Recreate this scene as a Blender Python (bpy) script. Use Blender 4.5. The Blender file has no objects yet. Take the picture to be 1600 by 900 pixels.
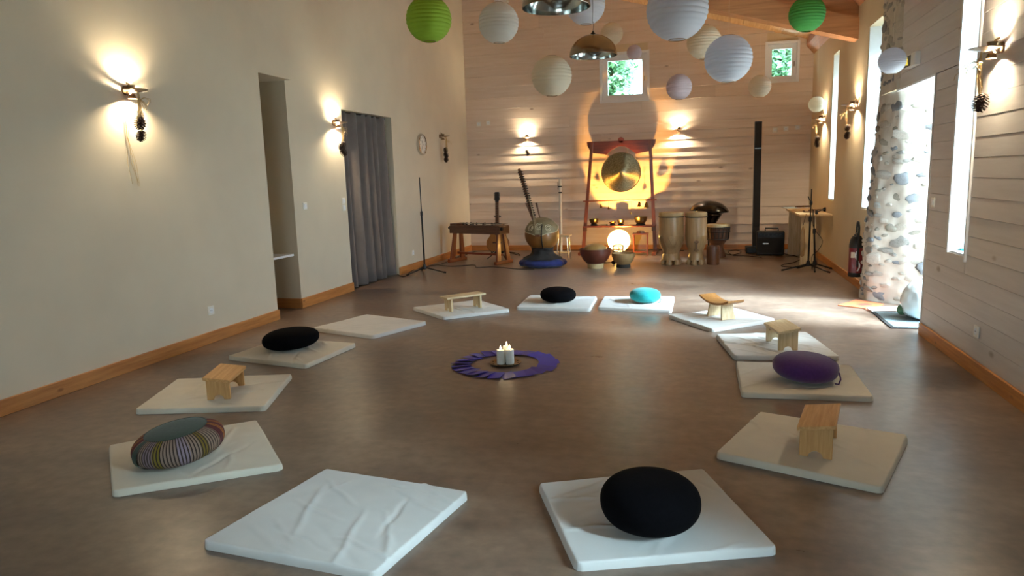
import bpy, bmesh, math, random
from mathutils import Vector, Matrix, noise
random.seed(7)
PI = math.pi
D = math.radians
scene = bpy.context.scene
C = scene.collection

# ------------------------------------------------------------------ camera
CAM = Vector((0.0, 0.0, 1.4))
FPX = 1096.3
RIGHT = Vector((0.9655741517952023, 0.25836866011958337, -0.030202530572564425))
DOWN = Vector((0.01148999639759542, -0.1583546106631816, -0.9873154497244006))
FWD = Vector((-0.2598740798305186, 0.9529792509544599, -0.15587177384798667))
cd = bpy.data.cameras.new('camera'); cam = bpy.data.objects.new('camera', cd); C.objects.link(cam)
cd.sensor_width = 36.0; cd.lens = FPX / 1600 * 36.0; cd.clip_start = 0.02; cd.clip_end = 200
M3 = Matrix((RIGHT, -DOWN, -FWD)).transposed()
cam.matrix_world = Matrix.Translation(CAM) @ M3.to_4x4()
scene.camera = cam

def ray(x, y): return RIGHT * ((x - 800) / FPX) + DOWN * ((y - 450) / FPX) + FWD
def P(x, y, z=0.0): d = ray(x, y); return CAM + d * ((z - CAM.z) / d.z)
def PX(x, y, X): d = ray(x, y); return CAM + d * (X / d.x)
def PY(x, y, Y): d = ray(x, y); return CAM + d * (Y / d.y)
def depth(p): return (Vector(p) - CAM).dot(FWD)

# ------------------------------------------------------------------ world, exposure
SKY = 17.0
BULB = 13000.0
w = bpy.data.worlds.new('overcast_sky'); scene.world = w; w.use_nodes = True
bg = w.node_tree.nodes['Background']
bg.inputs[0].default_value = (0.70, 0.88, 1.0, 1); bg.inputs[1].default_value = SKY
scene.view_settings.view_transform = 'Standard'
scene.view_settings.look = 'None'
scene.view_settings.gamma = 1.0
scene.view_settings.use_curve_mapping = False
scene.view_settings.exposure = -0.1
scene.cycles.use_denoising = True
scene.cycles.max_bounces = 10
scene.cycles.diffuse_bounces = 5
scene.cycles.transparent_max_bounces = 12
scene.cycles.sample_clamp_indirect = 6.0
scene.cycles.caustics_reflective = False
scene.cycles.caustics_refractive = False

sd = bpy.data.lights.new('hazy_sun', 'SUN'); sd.energy = 62.0; sd.angle = math.radians(28); sd.color = (0.62, 0.85, 1.0)
sun = bpy.data.objects.new('hazy_sun', sd); C.objects.link(sun); sun.location = (8, -6, 9)
sun.rotation_euler = Vector((-0.74, 0.33, -0.58)).to_track_quat('-Z', 'Y').to_euler()
def portal(name, loc, direction, sx, sy):
    ld = bpy.data.lights.new(name, 'AREA'); ld.shape = 'RECTANGLE'; ld.size = sx; ld.size_y = sy
    ld.cycles.is_portal = True
    o = bpy.data.objects.new(name, ld); C.objects.link(o); o.location = loc
    o.rotation_euler = Vector(direction).to_track_quat('-Z', 'Z').to_euler()
    return o

# room dimensions (metres)
XL1, XL, XR, YB, YF = -4.28, -4.38, 1.78, 13.1, -2.6
def ceil_z(x): return 4.0 - 0.29 * (x - 0.05)

# daylight openings in the right wall: (y0, y1, z0, z1)
SLITS = [(5.52, 5.89, 0.75, 2.75), (8.28, 8.93, 0.92, 2.93), (10.72, 11.17, 0.94, 2.97)]
REARWIN = [(-2.0, -1.5, 0.75, 2.3), (1.3, 1.65, 0.75, 2.75)]
DOOR = (6.43, 7.57, 0.0, 2.11)
for k, (a, b, c, d) in enumerate(SLITS + REARWIN):
    portal('window_portal', (2.40 if 0 < k < 3 else 2.08, (a + b) / 2, (c + d) / 2), (-1, 0, 0), d - c, b - a)
portal('window_portal', (2.09, 6.98, 1.05), (-1, 0, 0), 2.1, 1.1)
GLZ = (-1.9, 0.5, 0.8, 2.1)      # glazed opening in the wall behind the camera
portal('window_portal', (-0.7, YF - 0.28, 1.45), (0, 1, 0), 2.4, 1.3)

# ------------------------------------------------------------------ materials
def lin(h):
    h = h.lstrip('#'); o = []
    for i in (0, 2, 4):
        c = int(h[i:i + 2], 16) / 255
        o.append(c / 12.92 if c <= 0.04045 else ((c + 0.055) / 1.055) ** 2.4)
    return (*o, 1)
MATS = {}
def new_mat(name):
    m = bpy.data.materials.new(name); m.use_nodes = True; MATS[name] = m
    nt = m.node_tree; b = nt.nodes['Principled BSDF']
    return m, nt, b, nt.nodes, nt.links
def inp(b, n, v):
    if n in b.inputs: b.inputs[n].default_value = v
def plain(name, col, rough=0.6, metal=0.0, var=0.12, scale=20, bump=0.0, sheen=0.0, spec=None, coat=0.0):
    m, nt, b, N, L = new_mat(name)
    c = lin(col) if isinstance(col, str) else (*col, 1)
    tc = N.new('ShaderNodeTexCoord'); nz = N.new('ShaderNodeTexNoise'); nz.inputs['Scale'].default_value = scale
    nz.inputs['Detail'].default_value = 5
    L.new(tc.outputs['Object'], nz.inputs['Vector'])
    r = N.new('ShaderNodeValToRGB'); r.color_ramp.elements[0].position = 0.3; r.color_ramp.elements[1].position = 0.7
    r.color_ramp.elements[0].color = (*[x * (1 - var) for x in c[:3]], 1)
    r.color_ramp.elements[1].color = (*[min(1, x * (1 + var)) for x in c[:3]], 1)
    L.new(nz.outputs['Fac'], r.inputs['Fac']); L.new(r.outputs['Color'], b.inputs['Base Color'])
    inp(b, 'Roughness', rough); inp(b, 'Metallic', metal)
    if sheen: inp(b, 'Sheen Weight', sheen)
    if spec is not None: inp(b, 'Specular IOR Level', spec)
    if coat: inp(b, 'Coat Weight', coat); inp(b, 'Coat Roughness', 0.05)
    if bump:
        bp = N.new('ShaderNodeBump'); bp.inputs['Strength'].default_value = bump; bp.inputs['Distance'].default_value = 0.01
        L.new(nz.outputs['Fac'], bp.inputs['Height']); L.new(bp.outputs['Normal'], b.inputs['Normal'])
    return m
def wood(name, c1, c2, axis='X', rough=0.5, knots=True, scale=1.0, rnd=0.25, bump=0.15, coat=0.0):
    m, nt, b, N, L = new_mat(name)
    tc = N.new('ShaderNodeTexCoord'); oi = N.new('ShaderNodeObjectInfo')
    add = N.new('ShaderNodeVectorMath'); add.operation = 'MULTIPLY_ADD'
    cmb = N.new('ShaderNodeCombineXYZ')
    for i in range(3): L.new(oi.outputs['Random'], cmb.inputs[i])
    add.inputs[1].default_value = (17, 31, 23); L.new(cmb.outputs[0], add.inputs[0]); L.new(tc.outputs['Object'], add.inputs[2])
    mp = N.new('ShaderNodeMapping'); s = [14 * scale] * 3; s['XYZ'.index(axis)] = 0.9 * scale; mp.inputs['Scale'].default_value = s
    L.new(add.outputs[0], mp.inputs['Vector'])
    nz = N.new('ShaderNodeTexNoise'); nz.inputs['Scale'].default_value = 2.2; nz.inputs['Detail'].default_value = 7; nz.inputs['Roughness'].default_value = 0.62
    L.new(mp.outputs[0], nz.inputs['Vector'])
    r = N.new('ShaderNodeValToRGB'); e = r.color_ramp.elements
    e[0].position = 0.32; e[0].color = lin(c2); e[1].position = 0.66; e[1].color = lin(c1)
    L.new(nz.outputs['Fac'], r.inputs['Fac'])
    col = r.outputs['Color']
    if knots:
        mp2 = N.new('ShaderNodeMapping'); s2 = [3.4 * scale] * 3; s2['XYZ'.index(axis)] = 1.6 * scale; mp2.inputs['Scale'].default_value = s2
        L.new(add.outputs[0], mp2.inputs['Vector'])
        vo = N.new('ShaderNodeTexVoronoi'); vo.inputs['Scale'].default_value = 1.3; L.new(mp2.outputs[0], vo.inputs['Vector'])
        kr = N.new('ShaderNodeValToRGB'); kr.color_ramp.elements[0].position = 0.035; kr.color_ramp.elements[0].color = (0.35, 0.25, 0.2, 1)
        kr.color_ramp.elements[1].position = 0.085; kr.color_ramp.elements[1].color = (1, 1, 1, 1)
        L.new(vo.outputs['Distance'], kr.inputs['Fac'])
        mx = N.new('ShaderNodeMix'); mx.data_type = 'RGBA'; mx.blend_type = 'MULTIPLY'; mx.inputs['Factor'].default_value = 0.7
        L.new(col, mx.inputs['A']); L.new(kr.outputs['Color'], mx.inputs['B']); col = mx.outputs['Result']
    hs = N.new('ShaderNodeHueSaturation'); ma = N.new('ShaderNodeMath'); ma.operation = 'MULTIPLY_ADD'
    ma.inputs[1].default_value = rnd; ma.inputs[2].default_value = 1 - rnd / 2
    L.new(oi.outputs['Random'], ma.inputs[0]); L.new(ma.outputs[0], hs.inputs['Value']); L.new(col, hs.inputs['Color'])
    L.new(hs.outputs['Color'], b.inputs['Base Color'])
    inp(b, 'Roughness', rough)
    if coat: inp(b, 'Coat Weight', coat); inp(b, 'Coat Roughness', 0.2)
    bp = N.new('ShaderNodeBump'); bp.inputs['Strength'].default_value = bump; bp.inputs['Distance'].default_value = 0.004
    L.new(nz.outputs['Fac'], bp.inputs['Height']); L.new(bp.outputs['Normal'], b.inputs['Normal'])
    return m
def emis(name, col, strength):
    m, nt, b, N, L = new_mat(name)
    e = N.new('ShaderNodeEmission'); e.inputs[0].default_value = (*col, 1); e.inputs[1].default_value = strength
    L.new(e.outputs[0], N['Material Output'].inputs[0]); return m
def paper(name, col, trans=0.35):
    m, nt, b, N, L = new_mat(name); c = lin(col)
    inp(b, 'Base Color', c); inp(b, 'Roughness', 0.75)
    tc = N.new('ShaderNodeTexCoord'); nz = N.new('ShaderNodeTexNoise'); nz.inputs['Scale'].default_value = 30
    L.new(tc.outputs['Object'], nz.inputs['Vector'])
    bp = N.new('ShaderNodeBump'); bp.inputs['Strength'].default_value = 0.1; L.new(nz.outputs['Fac'], bp.inputs['Height']); L.new(bp.outputs[0], b.inputs['Normal'])
    t = N.new('ShaderNodeBsdfTranslucent'); t.inputs[0].default_value = c
    mx = N.new('ShaderNodeMixShader'); mx.inputs[0].default_value = trans
    L.new(b.outputs[0], mx.inputs[1]); L.new(t.outputs[0], mx.inputs[2]); L.new(mx.outputs[0], N['Material Output'].inputs[0])
    return m
def glassy(name, tint=(0.95, 0.98, 0.97)):
    m, nt, b, N, L = new_mat(name)
    t = N.new('ShaderNodeBsdfTransparent'); t.inputs[0].default_value = (*tint, 1)
    g = N.new('ShaderNodeBsdfGlossy'); g.inputs['Roughness'].default_value = 0.02
    fr = N.new('ShaderNodeFresnel'); fr.inputs[0].default_value = 1.45
    mx = N.new('ShaderNodeMixShader'); L.new(fr.outputs[0], mx.inputs[0]); L.new(t.outputs[0], mx.inputs[1]); L.new(g.outputs[0], mx.inputs[2])
    L.new(mx.outputs[0], N['Material Output'].inputs[0]); return m

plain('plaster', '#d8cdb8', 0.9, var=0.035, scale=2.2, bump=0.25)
plain('plaster_cream', '#d9c7a8', 0.9, var=0.035, scale=2.2, bump=0.25)
wood('wash_board', '#e6d6c8', '#dcc8b6', 'X', 0.5, True, 0.8, 0.12, 0.1)
wood('painted_board', '#d3cfce', '#c8c3c2', 'Y', 0.45, True, 0.7, 0.06, 0.08)
wood('reveal_board', '#dcd6d0', '#cfc8c2', 'X', 0.5, False, 0.9, 0.06, 0.15)
wood('ceiling_plank', '#e6bd88', '#d2a068', 'Y', 0.5, True, 1.0, 0.3, 0.2)
wood('rafter_wood', '#c08a5e', '#a0704a', 'X', 0.6, True, 0.7, 0.1, 0.3)
wood('purlin_wood', '#b88258', '#986844', 'Y', 0.6, True, 0.7, 0.1, 0.3)
wood('skirting_y', '#c98a4c', '#a86a36', 'Y', 0.45, True, 1.2, 0.12, 0.12)
wood('skirting_x', '#c98a4c', '#a86a36', 'X', 0.45, True, 1.2, 0.12, 0.12)
wood('pine', '#d6a86e', '#bd8a50', 'X', 0.5, True, 2.2, 0.1, 0.12)
wood('pine_leg', '#d2a46a', '#b8864d', 'Z', 0.5, True, 2.2, 0.1, 0.12)
wood('pale_pine', '#dcc7a2', '#c6ab80', 'X', 0.5, True, 2.2, 0.1, 0.12)
wood('pale_pine_leg', '#dcc7a2', '#c3a87c', 'Z', 0.5, True, 2.2, 0.1, 0.12)
wood('oak_seat', '#b88248', '#96622f', 'X', 0.45, False, 2.5, 0.05, 0.1)
wood('red_wood', '#8a3f24', '#6a2a16', 'X', 0.4, False, 1.5, 0.05, 0.15, 0.3)
wood('red_wood_post', '#8e4826', '#6e3418', 'Z', 0.4, False, 1.5, 0.05, 0.15, 0.3)
wood('dark_wood', '#643c26', '#482a18', 'X', 0.45, False, 1.5, 0.05, 0.15, 0.2)
wood('walnut', '#6e4428', '#4c2c18', 'Z', 0.45, False, 1.5, 0.05, 0.15, 0.2)
wood('guitar_top', '#c98a44', '#b3742f', 'Z', 0.3, False, 2.0, 0.02, 0.05, 0.6)
wood('drum_wood', '#b3936a', '#987a52', 'Z', 0.45, False, 1.0, 0.05, 0.12, 0.2)
wood('table_wood', '#c9a878', '#b38f5e', 'Y', 0.5, False, 1.2, 0.05, 0.1)
plain('cotton', '#cfccc8', 0.9, var=0.03, scale=9, bump=0.08, sheen=0.15)
plain('cotton_cream', '#d2c9b8', 0.9, var=0.03, scale=9, bump=0.08, sheen=0.15)
plain('black_cloth', '#08070a', 0.95, var=0.25, scale=60, bump=0.1, spec=0.08)
plain('purple_cloth', '#4a2462', 0.9, var=0.12, scale=60, bump=0.1, sheen=0.2)
plain('teal_cloth', '#17a3a6', 0.9, var=0.12, scale=60, bump=0.1, sheen=0.2)
plain('green_cloth', '#2c3d33', 0.95, var=0.15, scale=60, bump=0.1, sheen=0.15)
plain('blue_cloth', '#1c2260', 0.9, var=0.3, scale=14, bump=0.2, sheen=0.2)
plain('charcoal_cloth', '#241f1e', 0.95, var=0.3, scale=14, bump=0.2)
plain('curtain_cloth', '#6a625f', 0.95, var=0.08, scale=8, bump=0.05, sheen=0.2)
plain('white_paint', '#eef1f6', 0.5, var=0.02)
plain('white_plastic', '#eceae4', 0.35, var=0.02)
plain('black_plastic', '#101012', 0.45, var=0.2)
plain('black_metal', '#0c0c0d', 0.4, 0.3, var=0.2)
plain('gloss_black', '#0a0706', 0.16, 0.0, var=0.2, spec=0.4)
plain('cable_rubber', '#0b0b0b', 0.6, var=0.1)
plain('grille', '#161617', 0.8, var=0.3, scale=120, bump=0.4)
plain('chrome', '#d5d3cf', 0.12, 1.0, var=0.02)
plain('silver', '#b9b7b4', 0.25, 1.0, var=0.05)
plain('steel', '#9a8d7c', 0.22, 1.0, var=0.06, scale=6)
plain('steel_inside', '#b5bab8', 0.14, 1.0, var=0.06, scale=6)
plain('brass', '#8a6a35', 0.3, 1.0, var=0.15, scale=30)
plain('bronze', '#8c7a52', 0.3, 1.0, var=0.15, scale=30)
plain('sconce_metal', '#8c7458', 0.35, 0.8, var=0.1)
plain('straw', '#cdb07a', 0.8, var=0.2, scale=40)
plain('pinecone_scale', '#3a2418', 0.8, var=0.4, scale=40)
plain('wax', '#f0ece2', 0.45, var=0.02)
plain('wick', '#1a1512', 0.9, var=0.1)
plain('card_violet', '#403cb4', 0.3, var=0.10, scale=6, spec=0.3)
plain('rubber', '#17130f', 0.9, var=0.2)
plain('calabash', '#8a6a3c', 0.45, var=0.2, scale=8, coat=0.2)
plain('calabash_red', '#5a2a1c', 0.4, var=0.2, scale=8, coat=0.3)
plain('calabash_tan', '#9a7a52', 0.45, var=0.2, scale=8, coat=0.1)
plain('hide', '#b79a6e', 0.6, var=0.15, scale=12)
plain('kora_hide', '#7d7154', 0.6, var=0.2, scale=12)
plain('kora_gourd', '#8a5a28', 0.4, var=0.2, scale=6, coat=0.3)
plain('cream_rope', '#cfc3a4', 0.8, var=0.1)
plain('dark_rope', '#2a211a', 0.85, var=0.2)
plain('bamboo_white', '#d8d3c8', 0.5, var=0.08)
plain('ext_red', '#7d1220', 0.3, var=0.08, coat=0.4)
plain('orange_card', '#c4613a', 0.6, var=0.04)
plain('brown_print', '#7a4034', 0.6, var=0.1)
plain('sheet_paper', '#efe2d2', 0.7, var=0.03)
plain('blue_sheet', '#b9d2ea', 0.4, var=0.05)
plain('doormat_fibre', '#5e6a6c', 0.95, var=0.2, scale=90, bump=0.5)
plain('mortar', '#c6beb2', 0.95, var=0.1, scale=7, bump=0.6)
for i, c in enumerate(('#9a9892', '#83868a', '#aaa49a', '#b8b1a5', '#989286', '#c3bcb1')):
    plain('stone_%d' % i, c, 0.85, var=0.35, scale=14, bump=0.6)
plain('bag_plastic', '#dfe8ea', 0.25, var=0.05, scale=10)
plain('leaf', '#5d8a68', 0.5, var=0.35, scale=3)
plain('leaf_light', '#8fb298', 0.5, var=0.3, scale=3)
plain('hill_soil', '#ecece4', 0.95, var=0.2, scale=2)
plain('gravel', '#c9c6bd', 0.95, var=0.15, scale=15, bump=0.4)
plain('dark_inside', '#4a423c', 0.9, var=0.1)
paper('paper_white', '#ece8e2', 0.4); paper('paper_cream', '#e9ddc8', 0.4)
paper('paper_green', '#a3c63c', 0.3); paper('paper_leaf', '#58b054', 0.3)
paper('paper_lilac', '#d9c9cf', 0.4); paper('paper_bluish', '#dfe1ea', 0.4)
glassy('window_glass'); glassy('lantern_glass', (0.95, 0.9, 0.75))
emis('bulb_glow', (1.0, 0.80, 0.52), BULB)
emis('flame', (1.0, 0.72, 0.38), 26.0)
emis('lamp_bulb', (1.0, 0.62, 0.20), 1500.0)
emis('exit_glow', (1.0, 0.75, 0.1), 1.1)
# globe shade: thin glowing paper that lets part of its bulb's light straight through
m, nt, b, N, L = new_mat('globe_shade')
t = N.new('ShaderNodeBsdfTransparent'); t.inputs[0].default_value = (1, 0.9, 0.7, 1)
tl = N.new('ShaderNodeBsdfTranslucent'); tl.inputs[0].default_value = (1, 0.85, 0.6, 1)
mx = N.new('ShaderNodeMixShader'); mx.inputs[0].default_value = 0.5
L.new(t.outputs[0], mx.inputs[1]); L.new(tl.outputs[0], mx.inputs[2]); L.new(mx.outputs[0], N['Material Output'].inputs[0])

def vary(name, amount):
    nt = MATS[name].node_tree; N = nt.nodes; L = nt.links; b = N['Principled BSDF']; src = b.inputs['Base Color'].links[0].from_socket
    oi = N.new('ShaderNodeObjectInfo'); ma = N.new('ShaderNodeMath'); ma.operation = 'MULTIPLY_ADD'; ma.inputs[1].default_value = amount; ma.inputs[2].default_value = 1 - amount / 2
    hs = N.new('ShaderNodeHueSaturation'); L.new(oi.outputs['Random'], ma.inputs[0]); L.new(ma.outputs[0], hs.inputs['Value']); L.new(src, hs.inputs['Color']); L.new(hs.outputs[0], b.inputs['Base Color'])
vary('card_violet', 0.5)
# floor: trowelled brown concrete with a soft polish
m, nt, b, N, L = new_mat('floor_concrete')
tc = N.new('ShaderNodeTexCoord')
n1 = N.new('ShaderNodeTexNoise'); n1.inputs['Scale'].default_value = 1.3; n1.inputs['Detail'].default_value = 8; n1.inputs['Roughness'].default_value = 0.65
mp = N.new('ShaderNodeMapping'); mp.inputs['Scale'].default_value = (1.0, 2.2, 1); mp.inputs['Rotation'].default_value = (0, 0, 0.25)
L.new(tc.outputs['Object'], mp.inputs[0]); L.new(mp.outputs[0], n1.inputs['Vector'])
n2 = N.new('ShaderNodeTexNoise'); n2.inputs['Scale'].default_value = 14; n2.inputs['Detail'].default_value = 6; L.new(tc.outputs['Object'], n2.inputs['Vector'])
r = N.new('ShaderNodeValToRGB'); e = r.color_ramp.elements
e[0].position = 0.28; e[0].color = lin('#5c493f'); e[1].position = 0.72; e[1].color = lin('#8a7463')
L.new(n1.outputs['Fac'], r.inputs[0])
r2 = N.new('ShaderNodeValToRGB'); r2.color_ramp.elements[0].position = .25; r2.color_ramp.elements[1].position = .75; r2.color_ramp.elements[0].color = (0.62, 0.62, 0.62, 1); r2.color_ramp.elements[1].color = (1.25, 1.25, 1.25, 1)
L.new(n2.outputs['Fac'], r2.inputs[0])
mx = N.new('ShaderNodeMix'); mx.data_type = 'RGBA'; mx.blend_type = 'MULTIPLY'; mx.inputs['Factor'].default_value = 0.8
L.new(r.outputs[0], mx.inputs['A']); L.new(r2.outputs[0], mx.inputs['B'])
# pale scuffs
mp3 = N.new('ShaderNodeMapping'); mp3.inputs['Scale'].default_value = (1.2, 6, 1); mp3.inputs['Rotation'].default_value = (0, 0, 0.3); L.new(tc.outputs['Object'], mp3.inputs[0])
n3 = N.new('ShaderNodeTexNoise'); n3.inputs['Scale'].default_value = 3.0; n3.inputs['Detail'].default_value = 10; n3.inputs['Roughness'].default_value = 0.75; L.new(mp3.outputs[0], n3.inputs['Vector'])
r3 = N.new('ShaderNodeValToRGB'); r3.color_ramp.elements[0].position = 0.66; r3.color_ramp.elements[1].position = 0.82
r3.color_ramp.elements[0].color = (0, 0, 0, 1); r3.color_ramp.elements[1].color = (0.4, 0.4, 0.4, 1); L.new(n3.outputs['Fac'], r3.inputs[0])
mx2 = N.new('ShaderNodeMix'); mx2.data_type = 'RGBA'; L.new(r3.outputs[0], mx2.inputs['Factor']); L.new(mx.outputs['Result'], mx2.inputs['A']); mx2.inputs['B'].default_value = lin('#a89684')
L.new(mx2.outputs['Result'], b.inputs['Base Color'])
rr = N.new('ShaderNodeMapRange'); rr.inputs['To Min'].default_value = 0.20; rr.inputs['To Max'].default_value = 0.44; inp(b, 'Specular IOR Level', 0.75); L.new(n1.outputs['Fac'], rr.inputs['Value']); L.new(rr.outputs[0], b.inputs['Roughness'])
bp = N.new('ShaderNodeBump'); bp.inputs['Strength'].default_value = 0.06; bp.inputs['Distance'].default_value = 0.01; L.new(n2.outputs['Fac'], bp.inputs['Height']); L.new(bp.outputs[0], b.inputs['Normal'])

# striped woven fabric of the cushion side: bands by angle around the cushion's axis
m, nt, b, N, L = new_mat('striped_cloth')
tc = N.new('ShaderNodeTexCoord'); sp = N.new('ShaderNodeSeparateXYZ'); L.new(tc.outputs['Object'], sp.inputs[0])
at = N.new('ShaderNodeMath'); at.operation = 'ARCTAN2'; L.new(sp.outputs[1], at.inputs[0]); L.new(sp.outputs[0], at.inputs[1])
ml = N.new('ShaderNodeMath'); ml.operation = 'MULTIPLY_ADD'; ml.inputs[1].default_value = 2 / (2 * PI); ml.inputs[2].default_value = 5.78; L.new(at.outputs[0], ml.inputs[0])
fr = N.new('ShaderNodeMath'); fr.operation = 'FRACT'; L.new(ml.outputs[0], fr.inputs[0])
r = N.new('ShaderNodeValToRGB'); r.color_ramp.interpolation = 'CONSTANT'
el = r.color_ramp.elements
bands = [(0, '#9a5a22'), (.05, '#6a2430'), (.10, '#8a7466'), (.24, '#7c6a70'), (.32, '#75651e'), (.38, '#8a7466'), (.50, '#8a7a86'), (.58, '#8a7466'), (.66, '#705c1c'), (.72, '#8a7466'), (.84, '#5e1f2c'), (.90, '#a0642a'), (.95, '#62222e')]
el[0].position = 0; el[0].color = lin(bands[0][1]); el[1].position = bands[-1][0]; el[1].color = lin(bands[-1][1])
for p_, c_ in bands[1:-1]: q = el.new(p_); q.color = lin(c_)
L.new(fr.outputs[0], r.inputs[0])
fm = N.new('ShaderNodeMath'); fm.operation = 'MULTIPLY'; fm.inputs[1].default_value = 84; L.new(at.outputs[0], fm.inputs[0])
fs_ = N.new('ShaderNodeMath'); fs_.operation = 'SINE'; L.new(fm.outputs[0], fs_.inputs[0])
fg = N.new('ShaderNodeMath'); fg.operation = 'GREATER_THAN'; fg.inputs[1].default_value = 0.35; L.new(fs_.outputs[0], fg.inputs[0])
mxs = N.new('ShaderNodeMix'); mxs.data_type = 'RGBA'; L.new(fg.outputs[0], mxs.inputs['Factor']); L.new(r.outputs[0], mxs.inputs['A']); mxs.inputs['B'].default_value = lin('#33241e')
L.new(mxs.outputs['Result'], b.inputs['Base Color']); inp(b, 'Roughness', 0.9)
# gong: hammered bronze with brushed wedge
m, nt, b, N, L = new_mat('gong_bronze')
tc = N.new('ShaderNodeTexCoord'); nz = N.new('ShaderNodeTexNoise'); nz.inputs['Scale'].default_value = 45; nz.inputs['Detail'].default_value = 8; L.new(tc.outputs['Object'], nz.inputs[0])
r = N.new('ShaderNodeValToRGB'); r.color_ramp.elements[0].position = 0.35; r.color_ramp.elements[0].color = lin('#857a5c'); r.color_ramp.elements[1].position = 0.65; r.color_ramp.elements[1].color = lin('#aca384')
L.new(nz.outputs[0], r.inputs[0]); L.new(r.outputs[0], b.inputs['Base Color']); inp(b, 'Metallic', 1.0); inp(b, 'Roughness', 0.34)
inp(b, 'Anisotropic', 0.85)
tg = N.new('ShaderNodeTangent'); tg.direction_type = 'RADIAL'; tg.axis = 'Y'; L.new(tg.outputs[0], b.inputs['Tangent'])
bp = N.new('ShaderNodeBump'); bp.inputs['Strength'].default_value = 0.12; bp.inputs['Distance'].default_value = 0.003; L.new(nz.outputs[0], bp.inputs['Height']); L.new(bp.outputs[0], b.inputs['Normal'])

# ------------------------------------------------------------------ mesh helpers
class MB:
    def __init__(s): s.v = []; s.f = []
    def add(s, vs, fs, M=None):
        o = len(s.v)
        s.v += [tuple(M @ Vector(p)) if M else tuple(p) for p in vs]
        s.f += [tuple(i + o for i in f) for f in fs]; return s
    def box(s, x0, x1, y0, y1, z0, z1, M=None):
        vs = [(x, y, z) for x in (x0, x1) for y in (y0, y1) for z in (z0, z1)]
        return s.add(vs, [(0, 1, 3, 2), (4, 6, 7, 5), (0, 4, 5, 1), (2, 3, 7, 6), (0, 2, 6, 4), (1, 5, 7, 3)], M)
    def prism(s, poly, a, b, axis='Z', M=None):
        def p3(u, v, w): return {'Z': (u, v, w), 'Y': (u, w, v), 'X': (w, u, v)}[axis]
        n = len(poly); vs = [p3(u, v, a) for u, v in poly] + [p3(u, v, b) for u, v in poly]
        fs = [tuple(range(n))[::-1], tuple(range(n, 2 * n))] + [(i, (i + 1) % n, n + (i + 1) % n, n + i) for i in range(n)]
        return s.add(vs, fs, M)
    def tube(s, pts, r, n=8, M=None, closed=False):
        pts = [Vector(p) for p in pts]; k = len(pts); rs = r if isinstance(r, (list, tuple)) else [r] * k
        vs = []; fs = []; up = None
        for i, p in enumerate(pts):
            if closed: t = pts[(i + 1) % k] - pts[i - 1]
            else: t = pts[min(i + 1, k - 1)] - pts[max(i - 1, 0)]
            t = t.normalized() if t.length > 1e-9 else Vector((0, 0, 1))
            if up is None: up = t.orthogonal().normalized()
            up = (up - t * up.dot(t)); up = up.normalized() if up.length > 1e-6 else t.orthogonal().normalized()
            w2 = t.cross(up)
            for j in range(n):
                a = 2 * PI * j / n; vs.append(p + (up * math.cos(a) + w2 * math.sin(a)) * rs[i])
        for i in range(k if closed else k - 1):
            for j in range(n):
                q = (i + 1) % k; fs.append((i * n + j, i * n + (j + 1) % n, q * n + (j + 1) % n, q * n + j))
        if not closed: fs.append(tuple(range(n))[::-1]); fs.append(tuple(range((k - 1) * n, k * n)))
        return s.add(vs, fs, M)
    def lathe(s, prof, n=32, M=None, cap0=True, cap1=True):
        vs = []; fs = []; k = len(prof)
        for r, z in prof:
            for j in range(n): a = 2 * PI * j / n; vs.append((r * math.cos(a), r * math.sin(a), z))
        for i in range(k - 1):
            for j in range(n): fs.append((i * n + j, i * n + (j + 1) % n, (i + 1) * n + (j + 1) % n, (i + 1) * n + j))
        if cap0: fs.append(tuple(range(n))[::-1])
        if cap1: fs.append(tuple(range((k - 1) * n, k * n)))
        return s.add(vs, fs, M)
    def ball(s, c, r, n=16, m=10, M=None):
        rx, ry, rz = r if isinstance(r, (tuple, list)) else (r, r, r)
        vs = []; fs = []
        for i in range(m + 1):
            t = PI * i / m
            for j in range(n): a = 2 * PI * j / n; vs.append((c[0] + rx * math.sin(t) * math.cos(a), c[1] + ry * math.sin(t) * math.sin(a), c[2] + rz * math.cos(t)))
        for i in range(m):
            for j in range(n): fs.append((i * n + j, (i + 1) * n + j, (i + 1) * n + (j + 1) % n, i * n + (j + 1) % n))
        return s.add(vs, fs, M)
    def mesh(s, name, smooth=35):
        me = bpy.data.meshes.new(name); me.from_pydata(s.v, [], s.f)
        bm = bmesh.new(); bm.from_mesh(me); bmesh.ops.remove_doubles(bm, verts=bm.verts, dist=1e-5)
        bmesh.ops.recalc_face_normals(bm, faces=bm.faces); bm.to_mesh(me); bm.free()
        if smooth:
            me.polygons.foreach_set('use_smooth', [True] * len(me.polygons))
            me.set_sharp_from_angle(angle=math.radians(smooth))
        return me
    def build(s, name, mat, parent=None, smooth=35, loc=None, rot=None):
        return link(name, s.mesh(name, smooth), mat, parent, loc, rot)
def link(name, me, mat, parent=None, loc=None, rot=None):
    if mat and not me.materials: me.materials.append(MATS[mat])
    o = bpy.data.objects.new(name, me); C.objects.link(o)
    if parent: o.parent = parent
    if loc is not None: o.location = loc
    if rot is not None: o.rotation_euler = rot
    return o
def bevel(o, wdt=0.004, seg=2):
    m = o.modifiers.new('bevel', 'BEVEL'); m.width = wdt; m.segments = seg; m.limit_method = 'ANGLE'; return o
def tag(o, label=None, cat=None, group=None, kind=None):
    if label: o['label'] = label
    if cat: o['category'] = cat
    if group: o['group'] = group
    if kind: o['kind'] = kind
    return o
def thing(name, label, cat, loc=(0, 0, 0), rz=0, group=None):
    o = bpy.data.objects.new(name, None); C.objects.link(o); o.location = loc; o.rotation_euler = (0, 0, rz); o.empty_display_size = 0.1
    return tag(o, label, cat, group)
def struct(name, mb, mat, parent=None, smooth=0): return tag(mb.build(name, mat, parent, smooth), kind='structure')
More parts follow.
